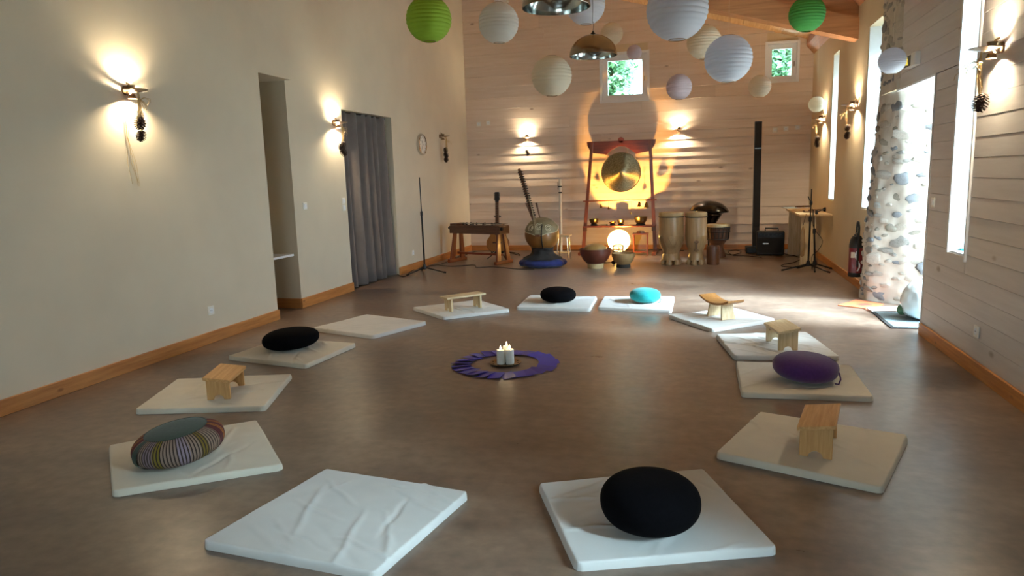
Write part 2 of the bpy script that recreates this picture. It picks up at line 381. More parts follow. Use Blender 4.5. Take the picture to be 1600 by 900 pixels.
def struct_empty(name, loc=(0, 0, 0)):
    o = bpy.data.objects.new(name, None); C.objects.link(o); o.location = loc; return tag(o, kind='structure')
def T(*a): return Matrix.Translation(a)
def RZ(a): return Matrix.Rotation(a, 4, 'Z')
def RX(a): return Matrix.Rotation(a, 4, 'X')
def RY(a): return Matrix.Rotation(a, 4, 'Y')

# ================================================================== THE ROOM
struct('floor', MB().box(-4.9, 2.6, YF, 13.3, -0.12, 0), 'floor_concrete')
tag(MB().box(-30, 40, -25, 45, -0.3, -0.13).build('ground', 'gravel', None, 0), kind='structure')

# left wall with a recess and a curtained opening
wl = MB()
ZT = 5.55
wl.box(-4.86, XL1, YF, 6.34, 0, ZT)
wl.box(-4.86, XL1 - 0.02, 6.34, 6.96, 2.51, ZT)
wl.box(-4.86, XL, 6.96, 8.18, 0, ZT)
wl.box(-4.86, XL, 8.18, 9.66, 2.31, ZT)
wl.box(-4.86, XL, 9.66, YB + 0.4, 0, ZT)
struct('wall_left', wl, 'plaster')
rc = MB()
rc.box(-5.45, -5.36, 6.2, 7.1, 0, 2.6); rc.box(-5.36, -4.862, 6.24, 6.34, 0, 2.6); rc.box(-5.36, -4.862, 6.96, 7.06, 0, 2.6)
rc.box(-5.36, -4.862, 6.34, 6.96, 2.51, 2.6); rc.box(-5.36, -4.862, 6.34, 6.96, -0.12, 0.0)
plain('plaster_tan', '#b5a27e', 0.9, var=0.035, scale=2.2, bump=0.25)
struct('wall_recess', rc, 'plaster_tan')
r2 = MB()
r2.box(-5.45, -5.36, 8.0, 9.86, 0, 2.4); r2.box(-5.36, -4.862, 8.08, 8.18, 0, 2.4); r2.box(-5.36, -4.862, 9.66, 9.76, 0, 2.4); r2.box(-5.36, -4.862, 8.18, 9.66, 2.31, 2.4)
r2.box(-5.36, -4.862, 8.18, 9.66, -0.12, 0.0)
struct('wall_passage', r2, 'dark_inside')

# right wall core with openings, board cladding at the near end, plaster at the far end
def wall_y(mb, x0, x1, ya, yb, zt, ops):
    ops = sorted(ops); y = ya
    for (a, b, c, d) in ops:
        if a > y: mb.box(x0, x1, y, a, 0, zt)
        if c > 0: mb.box(x0, x1, a, b, 0, c)
        mb.box(x0, x1, a, b, d, zt); y = b
    if yb > y: mb.box(x0, x1, y, yb, 0, zt)
near_ops = [REARWIN[0], REARWIN[1], SLITS[0], (DOOR[0], 7.6, 0, 2.11)]
struct('wall_right', (lambda q: (wall_y(q, 1.805, 2.10, YF, 7.6, 3.55, near_ops), q)[1])(MB()), 'plaster')
struct('wall_right_far', (lambda q: (wall_y(q, XR, 2.45, 8.2, YB + 0.4, 3.55, [SLITS[1], SLITS[2]]), q)[1])(MB()), 'plaster_cream')
WRO = bpy.data.objects['wall_right']
BP = 0.1335
z0b = 1.17 - 8 * BP
rows = []
z = z0b - BP
while z < 3.3:
    rows.append((max(z, 0.0), min(z + BP, 3.34))); z += BP
for i, (za, zb) in enumerate(rows):
    segs = [(YF, 7.52)]
    for (a, b, c, d) in near_ops:
        if b > 7.5: b = 8
        if zb > c + 0.01 and za < d - 0.01:
            ns = []
            for (s, t) in segs:
                if a > s: ns.append((s, min(t, a)))
                if b < t: ns.append((max(s, b), t))
            segs = [q for q in ns if q[1] - q[0] > 0.03]
    out = []
    for (s, t) in segs:
        if t - s > 4:
            cut = s + (t - s) * (0.35 + 0.3 * ((i * 7) % 5) / 5); out += [(s, cut - 0.001), (cut + 0.001, t)]
        else: out.append((s, t))
    for (a, b, c, d) in near_ops:       # short pieces under sills and over heads
        b = min(b, 7.52)
        for lo_, hi_ in ((za, c), (d, zb)):
            if za < lo_ + 1e-6 and hi_ < zb + 1e-6 and 0.012 < hi_ - lo_ < BP - 0.009 and za < (c if lo_ == za else d) < zb:
                MB().prism([(XR, lo_ + .0015), (1.805, lo_ + .0008), (1.805, hi_), (XR + .0018, hi_)], a, b, 'Y').build('board', 'painted_board', WRO, 0)
    for (s, t) in out:
        dx = random.uniform(0, 0.0025)
        zt2 = zb; zb2 = za
        for (a, b, c, d) in near_ops:   # trim at sills and heads
            if t > a + 0.01 and s < min(b, 7.52) - 0.01:
                if za < c < zb: zt2 = c
                if za < d < zb: zb2 = d
        if zt2 - zb2 < 0.015: continue
        mb = MB(); mb.prism([(XR + dx, zb2 + 0.0015), (1.805, zb2 + 0.0008), (1.805, zt2 - 0.0008), (XR + 0.0018 + dx, zt2 - 0.0008)], s + 0.001, t - 0.001, 'Y')
        mb.build('board', 'painted_board', WRO, 0)
# reveals of the near slit (boards across the far cheek), white trim, sill
def slit(n, a, b, c, d, boards=False, xf=2.3):
    e = struct_empty('window_%d' % n, (xf, (a + b) / 2, c)); off = XR - xf
    hw = (b - a) / 2; h = d - c
    f = MB(); f.box(-0.03, 0.03, -hw, -hw + 0.05, 0, h); f.box(-0.03, 0.03, hw - 0.05, hw, 0, h); f.box(-0.03, 0.03, -hw + 0.05, hw - 0.05, 0, 0.05); f.box(-0.03, 0.03, -hw + 0.05, hw - 0.05, h - 0.05, h)
    f.build('window_frame', 'white_paint', e, 0)
    MB().box(-0.004, 0.004, -hw + 0.05, hw - 0.05, 0.05, h - 0.05).build('pane', 'window_glass', e, 0)
    if boards:
        z = 0
        while z < h - 0.01:
            zt = min(z + 0.165, h)
            MB().box(off + .07, -0.03, hw - 0.014, hw, z + 0.002, zt - 0.002).build('reveal_board', 'reveal_board', e, 0); z += 0.165
        tr = MB(); tr.box(off - .012, off + .07, hw - 0.03, hw, 0, h); tr.build('casing', 'white_paint', e, 0)
        tr = MB(); tr.box(off - .012, off + .03, -hw - 0.018, -hw + 0.004, -0.03, h); tr.build('casing', 'white_paint', e, 0)
        MB().box(off + .01, -0.03, -hw, hw - 0.03, -0.0, 0.016).build('sill', 'white_paint', e, 0)
    else:
        MB().box(off + .02, -0.03, -hw, hw, 0.0, 0.016).build('sill', 'white_paint', e, 0)
        lb = MB(); lb.box(off + .005, -0.03, hw - 0.012, hw, 0.016, h); lb.build('reveal_lining', 'white_paint', e, 0)
    return e
slit(1, *SLITS[0], boards=True, xf=2.05)
slit(2, *SLITS[1]); slit(3, *SLITS[2])
slit(6, *REARWIN[0], xf=2.05); slit(7, *REARWIN[1], xf=2.05)
o = MB().box(-0.05, 0.05, -0.02, 0.02, 0, 0.012).build('ribbon', 'teal_cloth', None, 0, (1.90, 5.84, 0.767)); tag(o, 'small turquoise cloth scrap lying on the sill of the near slit window', 'cloth')
# door opening: soffit lining and edge trims
d1 = struct_empty('door_1', (XR, 7.0, 0))
MB().box(0.0, 0.32, -0.57, 0.62, 2.095, 2.112).build('soffit', 'white_paint', d1, 0)
MB().box(-0.004, 0.02, -0.578, -0.556, 0.0, 2.11).build('edge_trim', 'painted_board', d1, 0)
MB().box(0.02, 0.32, -0.57, -0.555, 0.0, 2.095).build('jamb_lining', 'white_paint', d1, 0)

# stone pier at the far side of the door: splayed jamb below, flat face above
def pier_pt(u, z):
    lo = [(2.05, 8.42), (1.72, 8.36), (1.655, 8.2), (1.69, 8.02), (2.0, 7.78), (2.45, 7.44)]
    hi = [(2.05, 8.40), (1.80, 8.34), (1.765, 8.22), (1.762, 7.95), (1.765, 7.6), (1.80, 7.5)]
    def ev(pl, u):
        t = u * (len(pl) - 1); i = min(int(t), len(pl) - 2); f = t - i
        return Vector((pl[i][0] * (1 - f) + pl[i + 1][0] * f, pl[i][1] * (1 - f) + pl[i + 1][1] * f))
    k = 1.0 if z > 2.11 else 0.0
    a = ev(lo, u); b2 = ev(hi, u)
    if k: p = b2
    else:
        top = [(2.05, 8.42), (1.80, 8.34), (1.765, 8.22), (1.766, 7.9), (1.80, 7.63), (2.45, 7.44)]
        bl = (z / 2.11) ** 1.3
        p = a * (1 - bl) + ev(top, u) * bl
    q = Vector((p.x, p.y, z))
    return q
def pier_disp(q):
    dn = noise.noise(q * 5.0) * 0.022 + noise.noise(q * 12.0) * 0.014 + noise.noise(q * 27.0) * 0.006
    return Vector((q.x - dn * .7, q.y - dn * .7, q.z))
pier = struct_empty('wall_stone_pier', (0, 0, 0))
for name, za, zb, nz in (('jamb', 0.0, 2.11, 60), ('upper_face', 2.112, 3.4, 34)):
    mb = MB(); nu = 46; vs = []
    for i in range(nu + 1):
        for j in range(nz + 1):
            u = i / nu; z = za + (zb - za) * j / nz
            q = pier_pt(u, z if j < nz or zb > 3 else z - 0.001)
            vs.append(tuple(pier_disp(q)))
    fs = [(i * (nz + 1) + j, (i + 1) * (nz + 1) + j, (i + 1) * (nz + 1) + j + 1, i * (nz + 1) + j + 1) for i in range(nu) for j in range(nz)]
    mb.add(vs, fs); mb.build(name, 'mortar', pier, 80)
MB().box(2.12, 2.45, 7.75, 8.2, 0, 3.5).build('core', 'mortar', pier, 0)
smesh = []
for k in range(8):
    mb = MB(); vs = []; 
    bm = bmesh.new(); bmesh.ops.create_icosphere(bm, subdivisions=2, radius=1.0)
    for v in bm.verts:
        d = v.co.normalized(); v.co = d * (1 + 0.55 * noise.noise(d * 1.3 + Vector((k * 7, 3, 1))) + 0.12 * noise.noise(d * 3.0 + Vector((k * 3, 9, 2))))
        v.co.x = math.copysign(abs(v.co.x) ** 0.8, v.co.x)
    me = bpy.data.meshes.new('stone'); bm.to_mesh(me); bm.free()
    me.polygons.foreach_set('use_smooth', [True] * len(me.polygons)); me.materials.append(MATS['stone_%d' % (k % 6)]); smesh.append(me)
placed = []
rs = random.Random(11); tries = 0
while len(placed) < 210 and tries < 9000:
    tries += 1
    u = rs.uniform(0.3, 0.98); z = rs.uniform(0.05, 3.2)
    q = pier_pt(u, z); 
    if z > 2.0 and z < 2.2: continue
    sz = rs.choice((rs.uniform(0.025, 0.05), rs.uniform(0.05, 0.095), rs.uniform(0.06, 0.11)))
    if any((q - p).length < (sz + s) * 0.85 for p, s in placed): continue
    placed.append((q, sz))
    du = pier_pt(min(u + 0.02, 1), z) - pier_pt(max(u - 0.02, 0), z); ang = math.atan2(du.y, du.x)
    nv = Vector((-du.y, du.x, 0)).normalized(); nv = nv if nv.x < 0 else -nv
    o = link('stone', smesh[rs.randrange(8)], None, pier, pier_disp(q) - nv * 0.006, (rs.uniform(-.1, .1), rs.uniform(-.3, .3), ang + rs.uniform(-.1, .1)))
    o.scale = (sz * rs.uniform(0.9, 1.5), 0.013 + 0.008 * rs.random(), sz * rs.uniform(0.4, 0.75))

# back wall: core + whitewashed boards, two windows
W1 = (-1.78, -0.955, 2.705, 3.52); W2 = (1.04, 1.53, 2.88, 3.50)
core = MB()
def slope_poly(x0, x1, z0, z1t=None): return [(x0, z0), (x1, z0), (x1, ceil_z(x1) + 0.1), (x0, ceil_z(x0) + 0.1)]
yc0, yc1 = YB + 0.022, YB + 0.4
core.prism([(-4.9, 0), (W1[0], 0), (W1[0], ceil_z(W1[0]) + .1), (-4.9, ceil_z(-4.9) + .1)], yc0, yc1, 'Y')
for Wn in (W1, W2):
    core.box(Wn[0], Wn[1], yc0, yc1, 0, Wn[2]); core.prism([(Wn[0], Wn[3]), (Wn[1], Wn[3]), (Wn[1], ceil_z(Wn[1]) + .1), (Wn[0], ceil_z(Wn[0]) + .1)], yc0, yc1, 'Y')
core.prism(slope_poly(W1[1], W2[0], 0), yc0, yc1, 'Y'); core.prism(slope_poly(W2[1], 2.5, 0), yc0, yc1, 'Y')
struct('wall_back', core, 'plaster_cream'); WB = bpy.data.objects['wall_back']
z = 0.0; ridx = 0
rb = random.Random(5)
while z < 5.3:
    hh = 0.152 if z < 2.2 else 0.2
    zt = z + hh
    xe = min(XR, 0.05 + (4.0 - z) / 0.29 + 0.05)
    if xe < -4.3: break
    segs = [(XL, xe)]
    for Wn in (W1, W2):
        if zt > Wn[2] + 0.005 and z < Wn[3] - 0.005:
            ns = []
            for s, t in segs:
                if s < Wn[0] < t or s < Wn[1] < t:
                    if Wn[0] > s: ns.append((s, Wn[0]))
                    if Wn[1] < t: ns.append((Wn[1], t))
                else: ns.append((s, t))
            segs = ns
    out = []
    for s, t in segs:
        if t - s > 2.6:
            c1 = s + (t - s) * rb.uniform(0.3, 0.7); out += [(s, c1 - 0.001), (c1 + 0.001, t)]
        else: out.append((s, t))
    for s, t in out:
        zb_, zt_ = z, zt
        for Wn in (W1, W2):
            pass
        pr = rb.choice((0.0, 0.003, 0.006, 0.014))
        x1t = min(t, 0.05 + (4.0 - zt) / 0.29 + 0.05)
        if x1t <= s: x1t = s + 0.01
        vs = []
        yb_ = YB - 0.003 - pr * .8; yt_ = YB + 0.008 - pr * .3
        vs = [(s, yb_, z + 0.002), (t, yb_, z + 0.002), (x1t, yt_, zt - 0.001), (s, yt_, zt - 0.001), (s, yc0, z + 0.002), (t, yc0, z + 0.002), (x1t, yc0, zt - 0.001), (s, yc0, zt - 0.001)]
        MB().add(vs, [(0, 1, 2, 3), (4, 7, 6, 5), (0, 4, 5, 1), (1, 5, 6, 2), (2, 6, 7, 3), (3, 7, 4, 0)]).build('board', 'wash_board', WB, 0)
    z = zt; ridx += 1
def back_window(n, x0, x1, z0, z1, fw):
    e = struct_empty('window_%d' % n, ((x0 + x1) / 2, YB, z0)); hw = (x1 - x0) / 2; h = z1 - z0
    # overlapping board edges are finished with a lining and a casing
    l = MB(); l.box(-hw - .012, -hw + 0.012, -0.006, 0.38, 0, h); l.box(hw - 0.012, hw + .012, -0.006, 0.38, 0, h); l.box(-hw, hw, -0.006, 0.38, -.012, 0.012); l.box(-hw, hw, -0.006, 0.38, h - 0.012, h + .012)
    l.build('reveal_lining', 'white_paint', e, 0)
    c = MB(); t = 0.03; y0, y1 = -0.018, -0.006
    c.box(-hw - t, -hw, y0, y1, -t, h + t); c.box(hw, hw + t, y0, y1, -t, h + t); c.box(-hw, hw, y0, y1, h, h + t); c.box(-hw, hw, y0, y1, -t, 0)
    c.build('casing', 'white_paint', e, 0)
    f = MB(); y0, y1 = 0.07, 0.13; i = hw - 0.012
    f.box(-i, -i + fw, y0, y1, 0.012, h - 0.012); f.box(i - fw, i, y0, y1, 0.012, h - 0.012); f.box(-i + fw, i - fw, y0, y1, h - 0.012 - fw, h - 0.012); f.box(-i + fw, i - fw, y0, y1, 0.012, 0.012 + fw)
    f.build('window_frame', 'white_paint', e, 0)
    MB().box(-i + fw, i - fw, 0.096, 0.104, 0.012 + fw, h - 0.012 - fw).build('pane', 'window_glass', e, 0)
    hd = MB(); hd.tube([(i - fw / 2, y0 - 0.03, h * 0.5), (i - fw / 2, y0 - 0.03, h * 0.5 - 0.08)], 0.008, 6); hd.tube([(i - fw / 2, y0, h * .5), (i - fw / 2, y0 - .03, h * .5)], 0.006, 6); hd.build('window_handle', 'silver', e)
back_window(4, *W1, 0.095); back_window(5, *W2, 0.075)

# wall behind the camera
wf = MB(); wf.box(-4.9, GLZ[0], YF - 0.3, YF, 0, 5.6); wf.box(GLZ[1], 2.45, YF - 0.3, YF, 0, 5.6); wf.box(GLZ[0], GLZ[1], YF - 0.3, YF, 0, GLZ[2]); wf.box(GLZ[0], GLZ[1], YF - 0.3, YF, GLZ[3], 5.6)
gz = struct_empty('window_8', ((GLZ[0] + GLZ[1]) / 2, YF - 0.2, GLZ[2])); ghw = (GLZ[1] - GLZ[0]) / 2; gh = GLZ[3] - GLZ[2]
for k in range(3):
    xa = -ghw + 2 * ghw / 3 * k; xb = xa + 2 * ghw / 3
    f = MB(); f.box(xa, xa + .06, -.03, .03, 0, gh); f.box(xb - .06, xb, -.03, .03, 0, gh); f.box(xa + .06, xb - .06, -.03, .03, 0, .08); f.box(xa + .06, xb - .06, -.03, .03, gh - .06, gh); f.build('window_frame', 'white_paint', gz, 0)
    MB().box(xa + .06, xb - .06, -.004, .004, .08, gh - .06).build('pane', 'window_glass', gz, 0)
struct('wall_front', wf, 'plaster')

# ceiling: deck, planks, rafters, wall plate
dk = MB(); dk.prism([(-4.95, ceil_z(-4.95) + 0.03), (2.6, ceil_z(2.6) + 0.03), (2.6, ceil_z(2.6) + 0.12), (-4.95, ceil_z(-4.95) + 0.12)], YF - 0.3, YB + 0.4, 'Y')
struct('ceiling', dk, 'rafter_wood'); CE = bpy.data.objects['ceiling']
x = -4.9; k = 0
while x < 1.85:
    xb = x + 0.205; dz = random.uniform(0, 0.004)
    MB().prism([(x + 0.003, ceil_z(x) + dz), (xb - 0.003, ceil_z(xb) + dz), (xb - 0.003, ceil_z(xb) + 0.03), (x + 0.003, ceil_z(x) + 0.03)], YF - 0.05, YB + 0.015, 'Y').build('plank', 'ceiling_plank', CE, 0); x = xb
for yr in (1.0, 5.25, 9.5):
    def rz(x, h): return 2.90 + h - 0.29 * (x - XR)
    MB().prism([(XL - .05, rz(XL, 0)), (XR, rz(XR, 0)), (XR, rz(XR, 0.25)), (XL - .05, rz(XL, 0.25))], yr, yr + 0.24, 'Y').build('rafter', 'rafter_wood', CE, 0)
    MB().prism([(XL - .05, rz(XL, 0.25)), (XR, rz(XR, 0.25)), (XR, ceil_z(XR)), (XL - .05, ceil_z(XL))], yr + 0.06, yr + 0.18, 'Y').build('rafter_packing', 'rafter_wood', CE, 0)
MB().prism([(1.66, ceil_z(1.66)), (1.66, 3.42), (1.78, 3.28), (1.78, ceil_z(1.78))], YF, YB, 'Y').build('wall_plate', 'purlin_wood', CE, 0)

# skirting boards
def skirt(name, pts, th, mat):
    mb = MB(); mb.box(*pts); o = struct(name, mb, mat); bevel(o, 0.004, 2); return o
skirt('baseboard_left', (XL1, XL1 + 0.02, YF, 6.345, 0, 0.105), 0, 'skirting_y')
skirt('baseboard_left_middle', (XL, XL + 0.02, 6.945, 8.185, 0, 0.112), 0, 'skirting_y')
skirt('baseboard_left_recess', (-5.3, XL, 6.942, 6.96, 0, 0.112), 0, 'skirting_x')
skirt('baseboard_left_far', (XL, XL + 0.02, 9.655, YB - .01, 0, 0.112), 0, 'skirting_y')
skirt('baseboard_back', (XL + 0.02, XR, YB - 0.03, YB - 0.01, 0, 0.10), 0, 'skirting_x')
skirt('baseboard_right', (XR - 0.02, XR, YF, 6.42, 0, 0.10), 0, 'skirting_y')
skirt('baseboard_right_far', (XR - 0.02, XR, 8.4, YB - 0.03, 0, 0.10), 0, 'skirting_y')

# ================================================================== OUTSIDE (seen through the back windows)
hb = MB(); nn = 24; vs = []
for i in range(nn + 1):
    for j in range(nn + 1):
        X = -14 + 28 * i / nn; Y = 13.9 + 12 * j / nn
        vs.append((X, Y, min(0.2 + 1.15 * (Y - 13.9), 9.0) + 0.25 * noise.noise(Vector((X * .4, Y * .4, 0)))))
hb.add(vs, [(i * (nn + 1) + j, (i + 1) * (nn + 1) + j, (i + 1) * (nn + 1) + j + 1, i * (nn + 1) + j + 1) for i in range(nn) for j in range(nn)])
tag(hb.build('hillside', 'hill_soil', None, 60), kind='structure')
def shrub(cx, cy, cz, rx, ry, rz_, n, mat, label, seed):
    t = thing('garden_shrub', label, 'shrub', (cx, cy, cz))
    r = random.Random(seed); mb = MB(); st = MB()
    for i in range(n):
        a = r.uniform(0, 2 * PI); b = math.acos(r.uniform(-1, 1)); q = r.uniform(0.45, 1.0) * (1 + 0.25 * noise.noise(Vector((a * 2, b * 3, seed))))
        c = Vector((rx * q * math.sin(b) * math.cos(a), ry * q * math.sin(b) * math.sin(a), rz_ * q * math.cos(b) + rz_ * 0.6))
        s = r.uniform(0.05, 0.12)
        Mx = T(*c) @ RZ(r.uniform(0, 6.3)) @ RX(r.uniform(-1.2, 1.2)) @ RY(r.uniform(-1, 1))
        mb.add([(-s, 0, 0), (0, -s * .5, .02), (s, 0, 0), (0, s * .5, .02)], [(0, 1, 2, 3)], Mx)
    tag(mb.build('foliage', mat, t, 0), kind='stuff')
    for i in range(7):
        a = r.uniform(0, 6.3); st.tube([(0, 0, -0.5), (rx * .3 * math.cos(a), ry * .3 * math.sin(a), rz_ * .5), (rx * .7 * math.cos(a), ry * .7 * math.sin(a), rz_ * 1.1)], [0.03, 0.02, 0.008], 5)
    st.build('stems', 'walnut', t)
shrub(-2.15, 16.0, 3.05, 0.75, 0.6, 0.95, 2600, 'leaf', 'leafy green shrub outside, left side of the view in the centre back window', 3)
shrub(-0.85, 17.6, 3.75, 0.75, 0.6, 1.0, 2600, 'leaf_light', 'paler leafy shrub outside, right side of the view in the centre back window', 4)
shrub(1.6, 16.2, 2.8, 0.9, 0.7, 1.1, 3600, 'leaf', 'leafy green shrub outside the small right back window', 5)

# ================================================================== THE CIRCLE: mats
MATQ = [
 ('m1', [(313,845),(509.5,731),(733.5,767),(585,896)], 'cotton', 'empty white mat nearest the camera, left foreground, with creased cover'),
 ('m2', [(840.5,753.8),(1099.5,731.5),(1217.6,854.9),(898.7,881)], 'cotton', 'white mat nearest the camera under the large black round cushion'),
 ('m3', [(1116.7,706.7),(1186.7,642.3),(1420,680),(1380,761.7)], 'cotton_cream', 'white mat at right foreground under the orange-toned pine bench'),
 ('m4', [(1158.3,613.3),(1149.3,564.3),(1330,570),(1366.7,620)], 'cotton_cream', 'white mat under the purple cushion'),
 ('m5', [(1147.3,556),(1118.3,521.7),(1260,518.3),(1313.3,556.7)], 'cotton', 'white mat under the pale bench, just behind the purple cushion'),
 ('m6', [(1112.3,513.9),(1043.2,491.6),(1149.5,481),(1212,498)], 'cotton', 'white mat under the bench with the curved seat'),
 ('m7', [(933.8,479.9),(943.4,463),(1053.9,463),(1049.6,485.3)], 'cotton', 'white mat under the teal cushion at the far side of the circle'),
 ('m8', [(806,480),(827,461),(933,463),(922,482)], 'cotton', 'white mat under the small black cushion at the far side of the circle'),
 ('m9', [(692,495),(644,480),(747,468),(797,483)], 'cotton', 'white mat under the long pale bench at the far left'),
 ('m10', [(581.9,524.5),(488.5,512),(573,490.8),(667.4,502)], 'cotton', 'empty white mat at the left, farther from the camera, near the wall'),
 ('m11', [(477,570),(354.6,556),(440,528),(557,535.8)], 'cotton_cream', 'white mat under the black cushion by the left wall'),
 ('m12', [(413.9,635),(208.9,640),(276,592),(457,583.3)], 'cotton_cream', 'cream-white mat under the small pine bench at left'),
 ('m13', [(174.4,767.6),(169,695),(401.8,655),(443,725)], 'cotton_cream', 'cream-white mat under the striped cushion with green top'),
]
TH = 0.034
MATC = {}
def make_mat(key, quad, mat, label, seed):
    pts = [P(*c, TH) for c in quad]
    ctr = sum(pts, Vector()) / 4; ctr.z = 0; MATC[key] = ctr
    loc = [Vector((p.x - ctr.x, p.y - ctr.y)) for p in pts]
    r = random.Random(seed)
    ts = [0, .0006, .002, .005, .009, .014, .022] + [0.022 + 0.956 * i / 84 for i in range(1, 84)] + [.978, .986, .991, .995, .998, .9994, 1]
    n = len(ts)
    creases = []
    for k in range(r.randint(12, 18)):
        c = Vector((r.uniform(-.3, .3), r.uniform(-.3, .3))); a = r.gauss(0.6 if seed % 2 else 2.2, 0.35); l = r.uniform(0.08, 0.3)
        creases.append((c, Vector((math.cos(a), math.sin(a))), l, r.choice((-1, 1, 1)) * r.uniform(0.003, 0.009), r.uniform(0.007, 0.017)))
    def bil(u, v):
        return loc[0] * (1 - u) * (1 - v) + loc[1] * u * (1 - v) + loc[2] * u * v + loc[3] * (1 - u) * v
    vs = []; W = 0.013
    for i, u in enumerate(ts):
        for j, v in enumerate(ts):
            uu, vv = u, v
            # soften the corners
            cu, cv = u - .5, v - .5
            k = max(0, abs(cu) + abs(cv) - 0.965) * 0.7
            q = bil(u - math.copysign(k, cu) * .5, v - math.copysign(k, cv) * .5)
            eu = min(min(u, 1 - u) / W, 1); ev = min(min(v, 1 - v) / W, 1)
            z = TH * math.sqrt(max(0, 1 - (1 - eu) ** 2)) ** 1.0 * math.sqrt(max(0, 1 - (1 - ev) ** 2)) ** 1.0
            inner = min(eu, ev)
            q3 = Vector((q.x * 3 + seed, q.y * 3, 0))
            z += inner * (0.004 * noise.noise(q3) + 0.0015 * noise.noise(q3 * 4))
            for c, dr, l, a, wd in creases:
                d = q - c; s = d.dot(dr)
                if abs(s) > l: continue
                t2 = d.x * -dr.y + d.y * dr.x + 0.02 * noise.noise(Vector((s * 8, c.x * 9, seed)))
                z += inner * a * math.exp(-(t2 / wd) ** 2) * (1 - (s / l) ** 2)
            wv = 0.004 * noise.noise(Vector((u * 5, v * 5, seed * 1.7)))
            vs.append((q.x * (1 + wv), q.y * (1 + wv), max(z, 0.0)))
    fs = [(i * n + j, (i + 1) * n + j, (i + 1) * n + j + 1, i * n + j + 1) for i in range(n - 1) for j in range(n - 1)]
    mb = MB(); mb.add(vs, fs)
    o = len(vs)
    edge = [i * n for i in range(n)] + [(n - 1) * n + j for j in range(1, n)] + [i * n + n - 1 for i in range(n - 2, -1, -1)] + [j for j in range(n - 2, 0, -1)]
    mb.f.append(tuple(edge))
    ob = mb.build('floor_mat', mat, None, 60, (ctr.x, ctr.y, 0.001))
    return tag(ob, label, 'mat', 'white mats laid in a circle')
for k, (key, quad, mt, lb) in enumerate(MATQ): make_mat(key, quad, mt, lb, k + 2)

# ------------------------------------------------------------------ cushions
def cushion_profile(R, h, n=24, e=2.9):
    pr = []
    for i in range(n + 1):
        t = -PI / 2 + PI * i / n
        c, s = math.cos(t), math.sin(t)
        pr.append((max(R * abs(c) ** (2 / e), 0.001), h / 2 + math.copysign(abs(s) ** (2 / 2.3), s) * h / 2))
    return pr
def sil(x0, x1, y0, y1, h):
    c = P((x0 + x1) / 2, (y0 + y1) / 2, TH + h / 2); R = (x1 - x0) / 2 * depth(c) / FPX
    return c, R
def cushion(box, h, mat, label, tilt=0.0, az=0.0):
    c, R = sil(*box, h)
    t = thing('meditation_cushion', label, 'cushion', (c.x, c.y, TH + 0.002), az)
    M = T(0, 0, h / 2) @ Matrix.Rotation(tilt, 4, Vector((math.sin(-az) * 0 + FWD.x * math.cos(-az) - FWD.y * math.sin(-az), FWD.x * math.sin(-az) + FWD.y * math.cos(-az), 0)).normalized()) @ T(0, 0, -h / 2)
    mb = MB(); pr = cushion_profile(R, h)
    mb.lathe(pr, 64)
    vs = []
    for v in mb.v:
        q = Vector(v); dd = 1 + 0.018 * noise.noise(q * 7 + Vector((c.x * 5, c.y, 0))); vs.append(tuple(M @ Vector((q.x * dd, q.y * dd, q.z))))
    mb.v = vs
    mb.build('cushion_body', mat, t, 60)
    return t, c, R, M
cushion((938, 1093, 732, 834), 0.20, 'black_cloth', 'large black round cushion on the mat nearest the camera')
t, c, R, M = cushion((1210, 1307, 549, 598), 0.175, 'purple_cloth', 'purple round cushion with a small carry loop', 0.07)
MB().tube([M @ Vector(p) for p in ((R * .93, -.09, .09), (R * .95, -.13, .06), (R * .9, -.14, .03), (R * .84, -.1, .02))], 0.005, 6).build('carry_loop', 'purple_cloth', t)
t, c, R, M = cushion((984, 1032, 450, 473), 0.15, 'teal_cloth', 'teal round cushion at the far side of the circle', 0.03)
MB().tube([M @ Vector(p) for p in ((R * .94, -.06, .07), (R * 1.03, -.07, .05), (R * .97, -.08, .02), (R * .84, -.08, .015))], 0.004, 6).build('carry_loop', 'teal_cloth', t)
cushion((844, 900, 448, 473), 0.16, 'black_cloth', 'small black round cushion at the far side, left of the teal one', 0.02)
cushion((411, 498, 511, 547), 0.16, 'black_cloth', 'black round cushion on the mat by the left wall', -0.045)
# striped cushion with separate green top and dark strap
h = 0.17; c, R = sil(212, 347, 657, 726, h)
t = thing('meditation_cushion', 'round cushion with striped woven sides and dark green top', 'cushion', (c.x, c.y, TH + 0.002))
Mt = T(0, 0, h / 2) @ Matrix.Rotation(0.05, 4, Vector((RIGHT.x, RIGHT.y, 0)).normalized()) @ Matrix.Rotation(-0.10, 4, Vector((FWD.x, FWD.y, 0)).normalized()) @ T(0, 0, -h / 2)
pr = cushion_profile(R, h, 26, 2.8)
cut = [i for i, (r_, z_) in enumerate(pr) if z_ > h / 2 and r_ < R * 0.74][0]
body = link('side_band', MB().lathe(pr[:cut + 1], 72).mesh('side_band', 60), 'striped_cloth', t); body.matrix_local = Mt
tp = [(r_ + 0.001, z_ + 0.001) for r_, z_ in pr[cut:]]; tp[0] = (pr[cut][0] + 0.003, pr[cut][1])
o = link('top_panel', MB().lathe(tp, 72).mesh('top_panel', 60), 'green_cloth', t); o.matrix_local = Mt
pp = MB(); pp.tube([(pr[cut][0] * math.cos(a), pr[cut][0] * math.sin(a), pr[cut][1]) for a in [2 * PI * k / 60 for k in range(60)]], 0.003, 6, closed=True)
o = pp.build('piping', 'green_cloth', t); o.matrix_local = Mt
sa = math.radians(-112)
sm = MB(); vs = []
for (r_, z_) in pr[3:cut + 1]:
    for da in (-0.10, -0.035, 0.035, 0.10):
        vs.append(((r_ + 0.007) * math.cos(sa + da), (r_ + 0.007) * math.sin(sa + da), z_))
k = cut + 1 - 3
